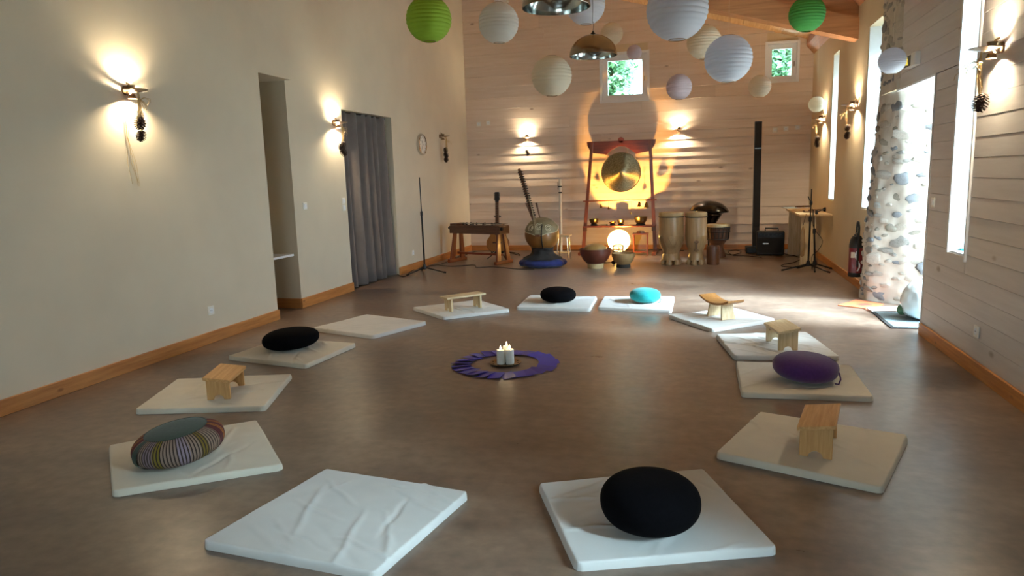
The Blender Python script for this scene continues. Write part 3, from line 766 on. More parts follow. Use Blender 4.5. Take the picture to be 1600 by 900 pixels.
sm.add(vs, [(i * 4 + j, i * 4 + j + 1, (i + 1) * 4 + j + 1, (i + 1) * 4 + j) for i in range(k - 1) for j in range(3)])
o = sm.build('strap', 'green_cloth', t, 60); o.matrix_local = Mt

# ------------------------------------------------------------------ benches
def bench(label, loc, rot, L=0.32, W=0.145, hF=0.175, hB=0.15, over=0.02, side=0.012, th=0.02, mats=('pine', 'pine_leg'), arch=0.033, curve=0.0, notch='arch', splay=0.0):
    t = thing('meditation_bench', label, 'bench', (loc[0], loc[1], TH + 0.004), rot)
    lt = 0.02
    for sx in (-1, 1):
        prof = [(-W / 2, 0)]
        if notch == 'arch':
            prof += [(-arch + arch - arch * math.cos(PI * i / 12), arch * 0.95 * math.sin(PI * i / 12)) for i in range(13)]
        elif notch == 'vee': prof += [(-0.025, 0), (0, 0.04), (0.025, 0)]
        prof += [(W / 2, 0), (W / 2, hB - th), (-W / 2, hF - th)]
        x0 = sx * L / 2; x1 = x0 - sx * lt
        mb = MB(); mb.prism(prof, min(x0, x1), max(x0, x1), 'X')
        if curve or splay:
            mb.v = [(x - sx * splay * (z / hF) + sx * 0, y * (1 - 0.25 * z / hF if splay else 1), z) for x, y, z in mb.v]
        bevel(mb.build('leg', mats[1], t, 0), 0.0015, 1)
    sl = (hB - hF) / W; X = L / 2 + over; Y0 = -W / 2 - side; Y1 = W / 2 + side
    mb = MB(); n = 16 if curve else 1; vs = []
    for i in range(n + 1):
        x = -X + 2 * X * i / n; cz = curve * (2 * i / n - 1) ** 2 - (curve * 0.36 if curve else 0)
        for (y, dz) in ((Y0, 0), (Y1, 0), (Y1, -th), (Y0, -th)): vs.append((x, y, hF + sl * (y + W / 2) + dz + cz))
    fs = [tuple(range(4))[::-1], tuple(range(n * 4, n * 4 + 4))] + [(i * 4 + j, i * 4 + (j + 1) % 4, (i + 1) * 4 + (j + 1) % 4, (i + 1) * 4 + j) for i in range(n) for j in range(4)]
    mb.add(vs, fs); bevel(mb.build('seat', mats[0], t, 30), 0.003, 2)
    return t
D = math.radians
bench('orange-toned pine meditation bench in the right foreground', (0.572, 3.585), D(76.8))
bench('pale pine meditation bench with a knotted seat, behind the purple cushion', (0.612, 5.70), D(102), mats=('pale_pine', 'pale_pine_leg'))
bench('small pine meditation bench on the left cream mat', (-3.052, 3.868), D(289.6), hF=0.155, hB=0.132)
bench('long pale bench with notched legs at the far left of the circle', (-2.425, 6.915), D(49), L=0.37, hF=0.155, hB=0.155, over=0.05, mats=('pale_pine', 'pale_pine_leg'), notch='vee')
bench('meditation bench with a curved brown seat', (0.185, 6.76), D(125), L=0.24, W=0.15, hF=0.165, hB=0.165, over=0.10, side=0.015, mats=('oak_seat', 'pale_pine_leg'), notch=None, curve=0.05, splay=0.03)

# ------------------------------------------------------------------ candle plate and ring of cards
cc = P(790, 569)
rng = random.Random(3); NC = 25
cm = MB().box(-0.072, 0.072, -0.047, 0.047, 0, 0.0012).mesh('card', 0); cm.materials.append(MATS['card_violet'])
for i in range(NC):
    a = 2 * PI * i / NC; r = 0.33 + rng.uniform(-0.012, 0.012)
    o = bpy.data.objects.new('violet_card', cm); C.objects.link(o)
    o.location = (cc.x + r * math.cos(a), cc.y + r * math.sin(a), 0.0085)
    o.rotation_euler = (rng.uniform(0.07, 0.15), rng.uniform(-0.05, 0.05), a + rng.uniform(-0.2, 0.2))
    tag(o, 'violet-blue glossy card lying in the ring around the candles', 'card', 'violet cards ringed around the candles')
pl = thing('candle_plate', 'patterned dark brass plate under the candles in the middle of the floor', 'plate', (cc.x, cc.y, 0))
MB().lathe([(0.001, 0.004), (0.07, 0.002), (0.085, 0.006), (0.118, 0.016), (0.120, 0.019), (0.116, 0.020), (0.082, 0.011), (0.001, 0.009)], 40).build('dish', 'brass', pl)
for k in range(10):
    a = 2 * PI * k / 10; MB().ball((0.1 * math.cos(a), 0.1 * math.sin(a), 0.0155), (0.010, 0.010, 0.002), 8, 4).build('ornament', 'wick', pl)
vdir = Vector((FWD.x, FWD.y, 0)).normalized(); sdir = Vector((RIGHT.x, RIGHT.y, 0)).normalized()
for k, (s_, f_, h, lb) in enumerate(((-0.034, -0.02, 0.108, 'white pillar candle on the plate, left one, with flame'), (0.034, -0.022, 0.110, 'white pillar candle on the plate, right one, with flame'), (0.012, 0.042, 0.122, 'white pillar candle on the plate, rear one standing tallest, with flame'))):
    q = cc + sdir * s_ + vdir * f_
    t = thing('pillar_candle', lb, 'candle', (q.x, q.y, 0.010), 0, 'white candles on the plate')
    MB().lathe([(0.030, 0), (0.032, 0.004), (0.032, h - 0.006), (0.030, h), (0.024, h - 0.002), (0.012, h - 0.010), (0.001, h - 0.011)], 32).build('wax_body', 'wax', t)
    MB().tube([(0, 0, h - 0.012), (0.002, 0, h + 0.006)], 0.0014, 5).build('wick', 'wick', t)
    MB().lathe([(0.001, 0), (0.005, 0.005), (0.0065, 0.012), (0.0045, 0.020), (0.002, 0.028), (0.0006, 0.034)], 12, T(0, 0, h)).build('flame', 'flame', t)

# ================================================================== SCONCES with raffia and pine cones
pc_mesh = None
def pinecone(parent, loc, s=1.0, name='pinecone'):
    global pc_mesh
    if pc_mesh is None:
        mb = MB(); mb.lathe([(0.002, 0.045), (0.012, 0.035), (0.018, 0.01), (0.018, -0.01), (0.012, -0.032), (0.003, -0.042)], 10)
        n = 70
        for i in range(n):
            f = i / n; z = 0.042 - 0.084 * f; rr = 0.026 * math.sin(PI * (0.12 + 0.80 * f)) ** 0.8; a = i * 2.39996
            M = T(rr * math.cos(a), rr * math.sin(a), z) @ RZ(a) @ RY(0.5)
            mb.add([(-0.008, -0.008, 0), (0.009, -0.006, 0.002), (0.013, 0, 0.006), (0.009, 0.006, 0.002), (-0.008, 0.008, 0), (0.002, 0, 0.005)], [(0, 1, 5), (1, 2, 5), (2, 3, 5), (3, 4, 5), (4, 0, 5), (0, 4, 3, 2, 1)], M)
        pc_mesh = mb.mesh('pinecone', 0); pc_mesh.materials.append(MATS['pinecone_scale'])
    o = link(name, pc_mesh, None, parent, loc, (random.uniform(-.4, .4), random.uniform(-.4, .4), random.uniform(0, 6))); o.scale = (s, s, s)
    return o
def sconce(loc, rz, lit, where, cones, seed, tail=False, spread=1.0):
    # local +x points away from the wall
    t = thing('wall_sconce', ('lit ' if lit else 'unlit ') + 'metal dish wall lamp ' + where, 'wall lamp', loc, rz, 'dish wall lamps')
    MB().lathe([(0.001, 0), (0.036, 0), (0.036, 0.012), (0.028, 0.018), (0.001, 0.018)], 24, RY(PI / 2)).build('wall_mount', 'sconce_metal', t)
    arc = [(0.016 + 0.035 * math.sin(a), 0, 0.045 * math.cos(a) + 0.012) for a in [PI * k / 10 for k in range(11)]]
    MB().tube(arc, 0.007, 8).build('hook_arm', 'sconce_metal', t)
    MB().lathe([(0.001, -0.022), (0.05, -0.010), (0.085, 0.0), (0.085, 0.004), (0.05, 0.0), (0.001, -0.012)], 36, T(0.098, 0, 0.0)).build('dish', 'sconce_metal', t)
    for zz, sg in ((0.018, 1), (-0.044, -1)):
        mb = MB(); mb.ball((0.058, 0, zz), 0.011, 8, 5)
        mb.build('bulb', 'bulb_glow' if lit else 'white_plastic', t, 60)
        MB().lathe([(0.020, zz - sg * 0.014), (0.026, zz), (0.030, zz + sg * 0.019), (0.0285, zz + sg * 0.019), (0.0245, zz), (0.0185, zz - sg * 0.014)], 20, T(0.058, 0, 0), False, False).build('cutoff_collar', 'sconce_metal', t)  # unseen collar added to cut sideways light, leaving lobes up and down
    r = random.Random(seed)
    g = thing('raffia_hanging', 'straw and pine cones under the lamp ' + where, 'wall decoration', loc, rz, 'raffia bundles under the wall lamps')
    ra = MB()
    for k in range(16):
        y0 = r.uniform(-.012, .012); l = r.uniform(0.10, 0.22); bx = r.uniform(0.02, 0.07)
        ra.tube([(0.115, y0 * .5, -0.012), (0.105 + bx * .3, y0, -0.07), (0.095 + bx * .5, y0 * 2 + r.uniform(-.02, .02), -0.08 - l * .5), (0.085 + bx * .4, y0 * 2.4 + r.uniform(-.03, .03), -0.08 - l)], 0.0016, 4)
    for k in range(int(11 * spread)):
        a = r.uniform(-1.3, 1.3); ln = r.uniform(0.05, 0.13) * spread
        p0 = Vector((0.105, 0, -0.085)); dr = Vector((math.cos(a) * 0.8, math.sin(a) * .7, r.uniform(-.5, .25)))
        p3 = p0 + dr * ln; ra.tube([p0, p0 + dr * ln * .5 + Vector((0, 0, .02)), p3, p3 + Vector((-.02 * r.random(), r.uniform(-.02, .02), -.03 * r.random() - .01))], 0.0016, 4)
    if tail:
        for k in range(4):
            y = -0.02 + r.uniform(-.02, .02); ra.tube([(0.012, y, -.1), (0.010, y - .01, -.35), (0.010, y + r.uniform(-.03, .05), -.55), (0.009, y + r.uniform(-.02, .08), -.78 + .1 * r.random())], 0.0013, 4)
    ra.build('raffia', 'straw', g)
    for (cy, cz, s) in cones: (ra2 := MB()).tube([(0.11, cy * .5, -.02), (0.105, cy, cz + .03)], .0012, 4), ra2.build('string', 'straw', g), pinecone(g, (0.10, cy, cz), s)
    return t
q = PX(196, 143, XL1); sconce((XL1, q.y, 2.145), 0, True, 'nearest the camera on the left wall', [(0.01, -0.19, .85), (-0.0, -0.25, 1.15), (0.0, -0.345, 1.0)], 1, True)
q = PX(521, 193, XL); sconce((XL, q.y, 2.125), 0, True, 'just left of the grey curtain', [(-.005, -0.28, 1.3), (0.02, -0.36, 1.2)], 2)
q = PX(687, 211, XL); sconce((XL, q.y, 2.135), 0, False, 'beyond the clock on the left wall', [(.0, -0.24, 1.1), (0.01, -0.32, 1.2), (0.0, -0.40, 1.1)], 3)
q = PY(824, 214.5, YB); sconce((q.x, YB - 0.008, q.z), -PI / 2, True, 'on the back wall above the kora', [(0.02, -0.29, 1.3)], 4)
q = PY(1061, 203, YB); sconce((q.x, YB - 0.008, q.z), -PI / 2, True, 'on the back wall right of the gong', [], 5)
q = PX(1566, 82, XR); sconce((XR, q.y, 2.10), PI, True, 'nearest the camera on the right board wall', [(0.0, -0.33, 1.3)], 6, False, 1.6)
q = PX(1340, 165, XR); sconce((XR, q.y, 2.135), PI, True, 'between the two far slit windows', [(.0, -0.27, .9), (.01, -.36, 1.0), (-.02, -.37, .8)], 7, False, 1.4)
q = PX(1289, 187, XR); sconce((XR, q.y, 2.135), PI, True, 'in the far right corner behind a small lantern', [(.0, -0.30, 1.1), (.01, -.38, 1.1)], 8, False, 1.4)

# ================================================================== CURTAIN, CLOCK, WALL FITTINGS
ct = thing('door_curtain', 'floor-length grey curtain hanging in the left wall opening', 'curtain', (XL - 0.10, 8.92, 0))
mb = MB(); n = 120; m_ = 14; vs = []
for i in range(n + 1):
    s = i / n; y = -0.74 + 1.40 * s
    for j in range(m_ + 1):
        zf = j / m_; z = 0.015 + 2.29 * zf
        amp = 0.045 * (1.1 - 0.35 * zf)
        xo = amp * math.sin(s * 2 * PI * 6.3 + 1.2 * math.sin(s * 9)) + 0.012 * math.sin(s * 2 * PI * 3.1 + 1 + zf) + 0.03 * (1 - zf) ** 2
        yy = y - 0.04 * (1 - zf) * (1 - s) + 0.02 * (1 - zf) * math.sin(s * 14)
        vs.append((xo, yy, z + 0.006 * math.sin(s * 22) * (1 - zf)))
mb.add(vs, [(i * (m_ + 1) + j, (i + 1) * (m_ + 1) + j, (i + 1) * (m_ + 1) + j + 1, i * (m_ + 1) + j + 1) for i in range(n) for j in range(m_)])
o = mb.build('cloth', 'curtain_cloth', ct, 80); sd = o.modifiers.new('thick', 'SOLIDIFY'); sd.thickness = 0.004
MB().tube([(0, -0.735, 2.295), (0, 0.735, 2.295)], 0.008, 8).build('curtain_rail', 'black_metal', ct)
q = PX(657, 226, XL)
ck = thing('wall_clock', 'round chrome-rimmed clock on the left wall beyond the curtain', 'clock', (XL, q.y, q.z))
MY = RY(PI / 2)
MB().lathe([(0.001, 0), (0.165, 0), (0.172, 0.02), (0.165, 0.045), (0.148, 0.05), (0.142, 0.035), (0.001, 0.035)], 48, MY).build('rim', 'chrome', ck)
MB().lathe([(0.001, 0.036), (0.140, 0.036), (0.140, 0.038), (0.001, 0.038)], 48, MY).build('dial', 'white_plastic', ck)
for k in range(12):
    a = 2 * PI * k / 12; MB().box(0.038, 0.040, -0.004, 0.004, 0.105, 0.13, RX(a)).build('hour_mark', 'black_plastic', ck, 0)
for a, l in ((0.6, 0.075), (2.5, 0.11)): MB().box(0.041, 0.0425, -0.004, 0.004, -0.015, l, RX(a)).build('hand', 'black_plastic', ck, 0)

def fitting(name, loc, rz, label, cat, kind='switch', n=1, group=None):
    t = thing(name, label, cat, loc, rz, group)
    for k in range(n):
        dz = -0.04 - 0.085 * k if n > 1 else -0.04
        bevel(MB().box(0, 0.010, -0.04, 0.04, dz, dz + 0.08).build('cover_plate', 'white_plastic', t, 0), 0.004)
        if kind == 'switch': MB().box(0.010, 0.0145, -0.022, 0.022, dz + 0.018, dz + 0.062).build('rocker', 'white_paint', t, 0)
        else:
            MB().lathe([(0.001, 0.0102), (0.021, 0.0102), (0.022, 0.012), (0.024, 0.012), (0.024, 0.0101)], 20, T(0, 0, dz + 0.04) @ RY(PI / 2)).build('socket_ring', 'white_paint', t)
            for yy in (-0.008, 0.008): MB().box(0.0102, 0.0112, yy - .0025, yy + .0025, dz + .037, dz + .043).build('pin_hole', 'black_plastic', t, 0)
    return t
def on_l(x, y, X): q = PX(x, y, X); return (X, q.y, q.z)
def on_b(x, y): q = PY(x, y, YB - .008); return (q.x, YB - .008, q.z)
fitting('power_socket', on_l(329, 485, XL1), 0, 'white power socket low on the near left wall', 'socket', 'socket')
fitting('light_switch', on_l(476, 322, XL), 0, 'single white light switch beside the recess', 'switch')
fitting('light_switch', on_l(536.5, 314, XL), 0, 'double white light switch beside the curtain', 'switch', n=2)
fitting('power_socket', on_l(645, 395, XL), 0, 'white power socket low on the wall behind the left microphone stand', 'socket', 'socket')
fitting('light_switch', on_l(1459, 316, XR), PI, 'white light switch between the doorway and the slit window', 'switch')
fitting('power_socket', on_l(1527, 518, XR), PI, 'white power socket low on the right board wall', 'socket', 'socket')
for (x, y), wd in zip(((1211, 203), (1228, 201), (1246, 199)), ('left', 'middle', 'right')):
    fitting('power_socket', on_b(x, y), -PI / 2, wd + ' one of three pale sockets on the back wall right of the speaker column', 'socket', 'socket', group='row of three sockets')
for (x, y), wd in zip(((748, 194), (763, 192)), ('left', 'right')):
    fitting('power_socket', on_b(x, y), -PI / 2, wd + ' one of two pale sockets high at the left end of the back wall', 'socket', 'socket', group='pair of sockets')
q = on_b(784, -2)
wb = thing('wall_box', 'small white box fixed high on the back board wall above a white lantern', 'box', q, -PI / 2)
bevel(MB().box(0, 0.07, -0.13, 0.13, -0.09, 0.12).build('housing', 'white_plastic', wb, 0), 0.008); MB().box(0.07, 0.074, -0.11, 0.11, -0.07, 0.10).build('front_panel', 'white_paint', wb, 0)
# exit sign above the door
ex = thing('exit_sign', 'small exit sign box with a yellow running figure above the doorway', 'sign', (XR, 7.04, 2.30), PI)
bevel(MB().box(0, 0.045, -0.16, 0.16, -0.055, 0.055).build('housing', 'white_plastic', ex, 0), 0.004)
MB().box(0.045, 0.047, -0.15, 0.03, -0.045, 0.045).build('face', 'black_plastic', ex, 0)
man = MB(); 
for a, b_ in (((-.075, .012), (-.06, -.008)), ((-.06, -.008), (-.045, -.032)), ((-.066, -.004), (-.095, -.028)), ((-.075, .012), (-.10, .004)), ((-.072, .012), (-.05, .012))):
    man.tube([(0.0475, a[0], a[1]), (0.0475, b_[0], b_[1])], 0.007, 6)
man.ball((0.0475, -.075, .027), (0.003, 0.009, 0.009), 10, 6)
man.build('running_figure', 'exit_glow', ex)
# shelf in the recess
sh = thing('recess_shelf', 'white shelf board inside the left wall recess', 'shelf', (-4.42, 6.65, 0.60))
bevel(MB().box(-0.9, 0.0, -0.29, 0.29, 0.0, 0.025).build('shelf_board', 'white_paint', sh, 0), 0.002)
MB().box(-0.85, -0.82, -0.25, -0.22, -0.15, 0).build('bracket', 'white_paint', sh, 0); MB().box(-0.85, -0.82, 0.22, 0.25, -0.15, 0).build('bracket', 'white_paint', sh, 0)

# ================================================================== PAPER LANTERNS AND PENDANT LAMPS
lan_cache = {}
def lantern_meshes(mat):
    if mat in lan_cache: return lan_cache[mat]
    ribs = 15; per = 4; pr = []
    t0 = 0.28
    for i in range(ribs * per + 1):
        th = PI - t0 - (PI - 2 * t0) * i / (ribs * per)
        pr.append((math.sin(th) * (1 - 0.016 + 0.034 * abs(math.sin(PI * i / per))), math.cos(th) * 1.0))
    sh = MB().lathe(pr, 44, None, False, False).mesh('paper_shade', 50); sh.materials.append(MATS[mat])
    rg = MB().tube([(math.sin(t0) * math.cos(a), math.sin(t0) * math.sin(a), 0) for a in [2 * PI * k / 24 for k in range(24)]], 0.012, 6, None, True).mesh('wire_ring')
    rg.materials.append(MATS['sconce_metal'])
    lan_cache[mat] = (sh, rg, math.cos(t0)); return lan_cache[mat]
def lantern(px, py, rpx, Y, mat, label):
    c = PY(px, py, Y); R = rpx * depth(c) / FPX
    t = thing('paper_lantern', label, 'lantern', c, 0, 'paper globe lanterns hanging from the ceiling')
    sh, rg, ct_ = lantern_meshes(mat)
    o = link('paper_shade', sh, None, t); o.scale = (R, R, R)
    for s_ in (-1, 1):
        o = link('wire_ring', rg, None, t, (0, 0, s_ * ct_ * R)); o.scale = (R, R, R)
    w_ = MB(); w_.tube([(0, 0, R * .5), (0, 0, ceil_z(c.x) - c.z)], 0.0007, 4); w_.build('cord', 'white_plastic', t)
    w_ = MB(); w_.tube([(-R * .27, 0, R * ct_), (0, 0, R * .98), (R * .27, 0, R * ct_)], 0.002, 4); w_.build('hanger_wire', 'sconce_metal', t)
lantern(670, 30, 35, 6.0, 'paper_green', 'lime green paper lantern, leftmost of all')
lantern(779, 36, 31, 6.5, 'paper_white', 'white paper lantern next to the lime green one')
lantern(915, 8, 30, 8.5, 'paper_bluish', 'bluish white paper lantern half hidden behind the nearer pendant lamp')
lantern(862, 119, 31, 7.5, 'paper_cream', 'cream paper lantern hanging low left of the centre back window')
lantern(956, 53, 17, 11.0, 'paper_cream', 'small cream paper lantern just above the centre back window')
lantern(991, 82, 11.5, 10.0, 'paper_lilac', 'tiny lilac paper lantern in front of the centre back window')
lantern(1058, 15, 47, 6.5, 'paper_bluish', 'largest white paper lantern, cut by the top of the picture')
lantern(1100, 66, 26, 9.2, 'paper_cream', 'cream paper lantern partly behind the two largest white ones')
lantern(1138, 92, 36, 6.8, 'paper_bluish', 'large white paper lantern between the two back windows')
lantern(1061, 136, 19.5, 9.5, 'paper_lilac', 'pinkish lilac paper lantern above the back wall lamp right of the gong')
lantern(1187, 135, 17, 11.0, 'paper_cream', 'small cream paper lantern below the small right back window')
lantern(1276, 163, 12, 11.0, 'paper_cream', 'tiny cream paper lantern in the far right corner')
lantern(1261, 22, 27, 8.0, 'paper_leaf', 'leaf green paper lantern in front of the roof beam')
lantern(1394, 95, 20, 6.8, 'paper_bluish', 'small bluish white paper lantern in front of the stone pier')
def pendant(px, py, hw, Y, label):
    c = PY(px, py, Y); R = hw * depth(c) / FPX
    t = thing('pendant_lamp', label, 'pendant lamp', c, 0, 'metal dome pendant lamps')
    pr = [(R * math.sin(PI / 2 * k / 16) if k else 0.02, R * 0.86 * math.cos(PI / 2 * k / 16)) for k in range(17)]
    MB().lathe(pr[::-1] , 64, None, False, True).build('dome', 'steel', t, 60)
    pi_ = [(max(r - 0.006, 0.012), z - 0.004) for r, z in pr]
    MB().lathe(pi_, 64, None, False, False).build('inner_reflector', 'steel_inside', t, 60)
    MB().tube([(R * .998 * math.cos(a), R * .998 * math.sin(a), -0.001) for a in [2 * PI * k / 64 for k in range(64)]], 0.004, 6, None, True).build('rim', 'steel', t)
    MB().lathe([(0.022, R * .84), (0.024, R * .90), (0.012, R * .95), (0.005, R * 1.0)], 16).build('cap', 'black_metal', t)
    MB().lathe([(0.02, R * .8), (0.022, R * .55), (0.03, R * .45), (0.03, R * .3), (0.001, R * .22)], 16).build('bulb', 'white_plastic', t)
    top = ceil_z(c.x) - c.z
    MB().tube([(0, 0, R * .98), (0.008, 0, R + .05), (-0.004, 0, R + .1), (0, 0, R + .2), (0, 0, top)], 0.003, 6).build('cord', 'cable_rubber', t)
    MB().lathe([(0.001, top - .05), (0.04, top - .05), (0.045, top), (0.001, top)], 20).build('ceiling_rose', 'black_metal', t)
pendant(869, 11, 53, 5.2, 'nearer steel dome pendant lamp, cut by the top of the picture')
pendant(927, 87, 37, 7.4, 'farther steel dome pendant lamp left of the centre back window')

# ================================================================== INSTRUMENTS ALONG THE BACK
def mic_stand(base, rz, hgt, label, boom=None, lean=0.0, legl=0.32):
    t = thing('microphone_stand', label, 'stand', (base.x, base.y, 0), rz)
    MB().tube([(0, 0, 0.10), (lean * .5, 0, hgt * .62)], 0.013, 10).build('lower_tube', 'black_metal', t)
    MB().tube([(lean * .5, 0, hgt * .6), (lean, 0, hgt)], 0.008, 8).build('upper_tube', 'black_metal', t)
    MB().lathe([(0.014, 0), (0.021, 0.01), (0.021, 0.06), (0.014, 0.075)], 14, T(lean * .5, 0, hgt * .60)).build('clutch', 'black_plastic', t)
    MB().lathe([(0.014, 0.06), (0.03, 0.07), (0.03, 0.11), (0.016, 0.14)], 14).build('hub', 'black_plastic', t)
    for k in range(3):
        a = 2 * PI * k / 3 + 0.3
        l = MB(); l.tube([(0.01 * math.cos(a), 0.01 * math.sin(a), 0.09), (legl * math.cos(a), legl * math.sin(a), 0.014)], [0.010, 0.009], 8); lg = l.build('leg', 'black_metal', t)
        MB().tube([((legl - .02) * math.cos(a), (legl - .02) * math.sin(a), 0.018), ((legl + .02) * math.cos(a), (legl + .02) * math.sin(a), 0.012)], 0.012, 8).build('rubber_foot', 'rubber', lg)
    if boom:
        b0, b1 = boom; MB().tube([b0, b1], 0.007, 8).build('boom_arm', 'black_metal', t)
        MB().lathe([(0.012, -0.03), (0.02, -0.02), (0.02, 0.02), (0.012, 0.03)], 12, T(*b0)).build('boom_joint', 'black_plastic', t)
    return t
mic_stand(P(664, 427), -0.3, 1.44, 'tall black microphone stand beside the curtain', lean=-0.015)

# --- string table on trestle legs
A = P(716, 408); Bq = P(786, 412); mid = (A + Bq) / 2; dr = (Bq - A); LEN = dr.length; rz_t = math.atan2(dr.y, dr.x)
tb = thing('string_table', 'dark wooden stringed box instrument on splayed trestle legs', 'instrument', (mid.x, mid.y, 0), rz_t)
ht = 0.49
bevel(MB().box(-LEN / 2 - .05, LEN / 2 + .05, -0.14, 0.14, ht, ht + 0.13).build('sound_box', 'dark_wood', tb, 0), 0.006)
MB().box(-LEN / 2 - .04, LEN / 2 + .04, -0.13, 0.13, ht + .1305, ht + .138).build('sound_board', 'walnut', tb, 0)
for sx in (-1, 1):
    x0 = sx * (LEN / 2 - .02)
    for sy in (-1, 1):
        lg = MB(); lg.prism([(-.035, ht), (.035, ht), (.055, 0.05), (-.055, 0.05)], -0.018, 0.018, 'X')
        lg.v = [(x + x0 + sx * .035 * (1 - z / ht), y + sy * (0.08 + 0.06 * (1 - z / ht)), z) for x, y, z in lg.v]
        bevel(lg.build('leg', 'red_wood_post', tb, 0), 0.004)
    bevel(MB().box(x0 + sx * .035 - .03, x0 + sx * .035 + .03, -0.23, 0.23, 0.0, 0.055).build('foot', 'red_wood_post', tb, 0), 0.008)
MB().box(-LEN / 2, LEN / 2, -0.015, 0.015, 0.13, 0.165).build('stretcher', 'red_wood', tb, 0)
for i, x in enumerate((-.28, -.245, -.20, -.07, -.035, .10, .14, .28, .31, .335)):
    MB().prism([(-.012, 0), (.012, 0), (.002, .045), (-.002, .045)], -0.012, .012, 'Y', T(x, -0.06 + .05 * (i % 3), ht + .138)).build('bridge', 'black_plastic', tb, 0)
MB().box(-LEN / 2 - .04, -LEN / 2 + .12, -.13, .13, ht + .138, ht + .165).build('pin_block', 'dark_wood', tb, 0)
for sx in (-1, 1): MB().lathe([(0.001, 0), (0.025, 0), (0.03, .02), (0.02, .045), (0.001, .045)], 14, T(sx * (LEN / 2 + .05) , -0.1, ht + .09) @ RY(sx * PI / 2)).build('end_knob', 'black_plastic', tb)
ss = MB()
for k in range(12): ss.tube([(-LEN / 2, -.11 + .02 * k, ht + .168), (LEN / 2 + .05, -.11 + .02 * k, ht + .16)], 0.0012, 4)
ss.build('strings', 'silver', tb)

# --- guitar on its stand
g0 = PY(778, 392, 11.7)
gs = thing('guitar_stand', 'black tripod guitar stand holding the guitar behind the string table', 'stand', (g0.x, g0.y, 0))
MB().tube([(0, 0.10, 0.12), (0, 0.10, 0.72)], 0.011, 8).build('pole', 'black_metal', gs)
for a in (-2.2, -0.9, 1.57): MB().tube([(0, 0.1, 0.16), (0.28 * math.cos(a), 0.1 + 0.28 * math.sin(a), 0.01)], 0.009, 8).build('leg', 'black_metal', gs)
for sx in (-1, 1):
    MB().tube([(0, 0.10, 0.2), (sx * .10, 0.06, 0.115), (sx * .10, -0.05, 0.11), (sx * .10, -.06, .14)], 0.008, 8).build('cradle', 'rubber', gs)
    MB().tube([(0, 0.10, 0.72), (sx * .045, 0.07, 0.73), (sx * .05, .0, .75)], 0.008, 8).build('neck_yoke', 'rubber', gs)
gt = thing('acoustic_guitar', 'acoustic guitar with amber top and dark neck standing upright', 'guitar', (g0.x, g0.y, 0.125)); 
tilt = RX(-0.10)
def gpoly(k=1.0):
    hp = [(0, 0), (.10, .005), (.165, .05), (.195, .13), (.185, .20), (.145, .255), (.122, .30), (.128, .35), (.145, .40), (.138, .45), (.095, .485), (.03, .495)]
    pts = []
    # smooth outline by Catmull-Rom
    full = [(x * k, y) for x, y in hp] + [(-x * k, y) for x, y in hp[:0:-1]]
    n = len(full)
    for i in range(n):
        p0, p1, p2, p3 = (Vector(full[(i + j - 1) % n]) for j in range(4))
        for s in (0, .25, .5, .75):
            q = 0.5 * ((2 * p1) + (p2 - p0) * s + (2 * p0 - 5 * p1 + 4 * p2 - p3) * s * s + (3 * p1 - p0 - 3 * p2 + p3) * s ** 3); pts.append((q.x, q.y))
    return pts
gp = gpoly()
MB().prism(gp, -0.045, 0.055, 'Y', tilt).build('body', 'dark_wood', gt, 30)
MB().prism([(x * .975, 0.006 + y * .976) for x, y in gp], -0.048, -0.0452, 'Y', tilt).build('soundboard', 'guitar_top', gt, 0)
MB().lathe([(0.001, 0), (0.05, 0), (0.05, .002), (0.001, .002)], 28, tilt @ T(0, -0.048, 0.33) @ RX(PI / 2)).build('sound_hole', 'black_plastic', gt)
MB().box(-.08, .08, -.058, -.048, .145, .17, tilt).build('bridge', 'dark_wood', gt, 0)
MB().box(-.027, .027, -.06, -.02, .40, .86, tilt).build('neck', 'dark_wood', gt, 0)
for k in range(10): MB().box(-.027, .027, -.0612, -.06, .44 + .04 * k, .443 + .04 * k, tilt).build('fret', 'silver', gt, 0)
MB().prism([(-.028, .86), (.028, .86), (.04, .90), (.036, 1.03), (-.036, 1.03), (-.04, .90)], -.055, -.035, 'Y', tilt).build('headstock', 'black_plastic', gt, 0)
for k in range(6):
    for sx in (-1, 1): MB().ball((sx * .048, -.045, .905 + .021 * k), (.011, .006, .007), 8, 5, tilt).build('tuning_peg', 'silver', gt)

# --- kora
k0 = P(846, 418); kx, ky = k0.x, k0.y + 0.1
ko = thing('kora', 'kora harp with a large round gourd, long ringed neck and handles', 'instrument', (kx, ky, 0))
sc_ = depth((kx, ky, .4)) / FPX
gc = Vector((0, 0, PY(845, 366, ky).z)); GR = 27 * sc_
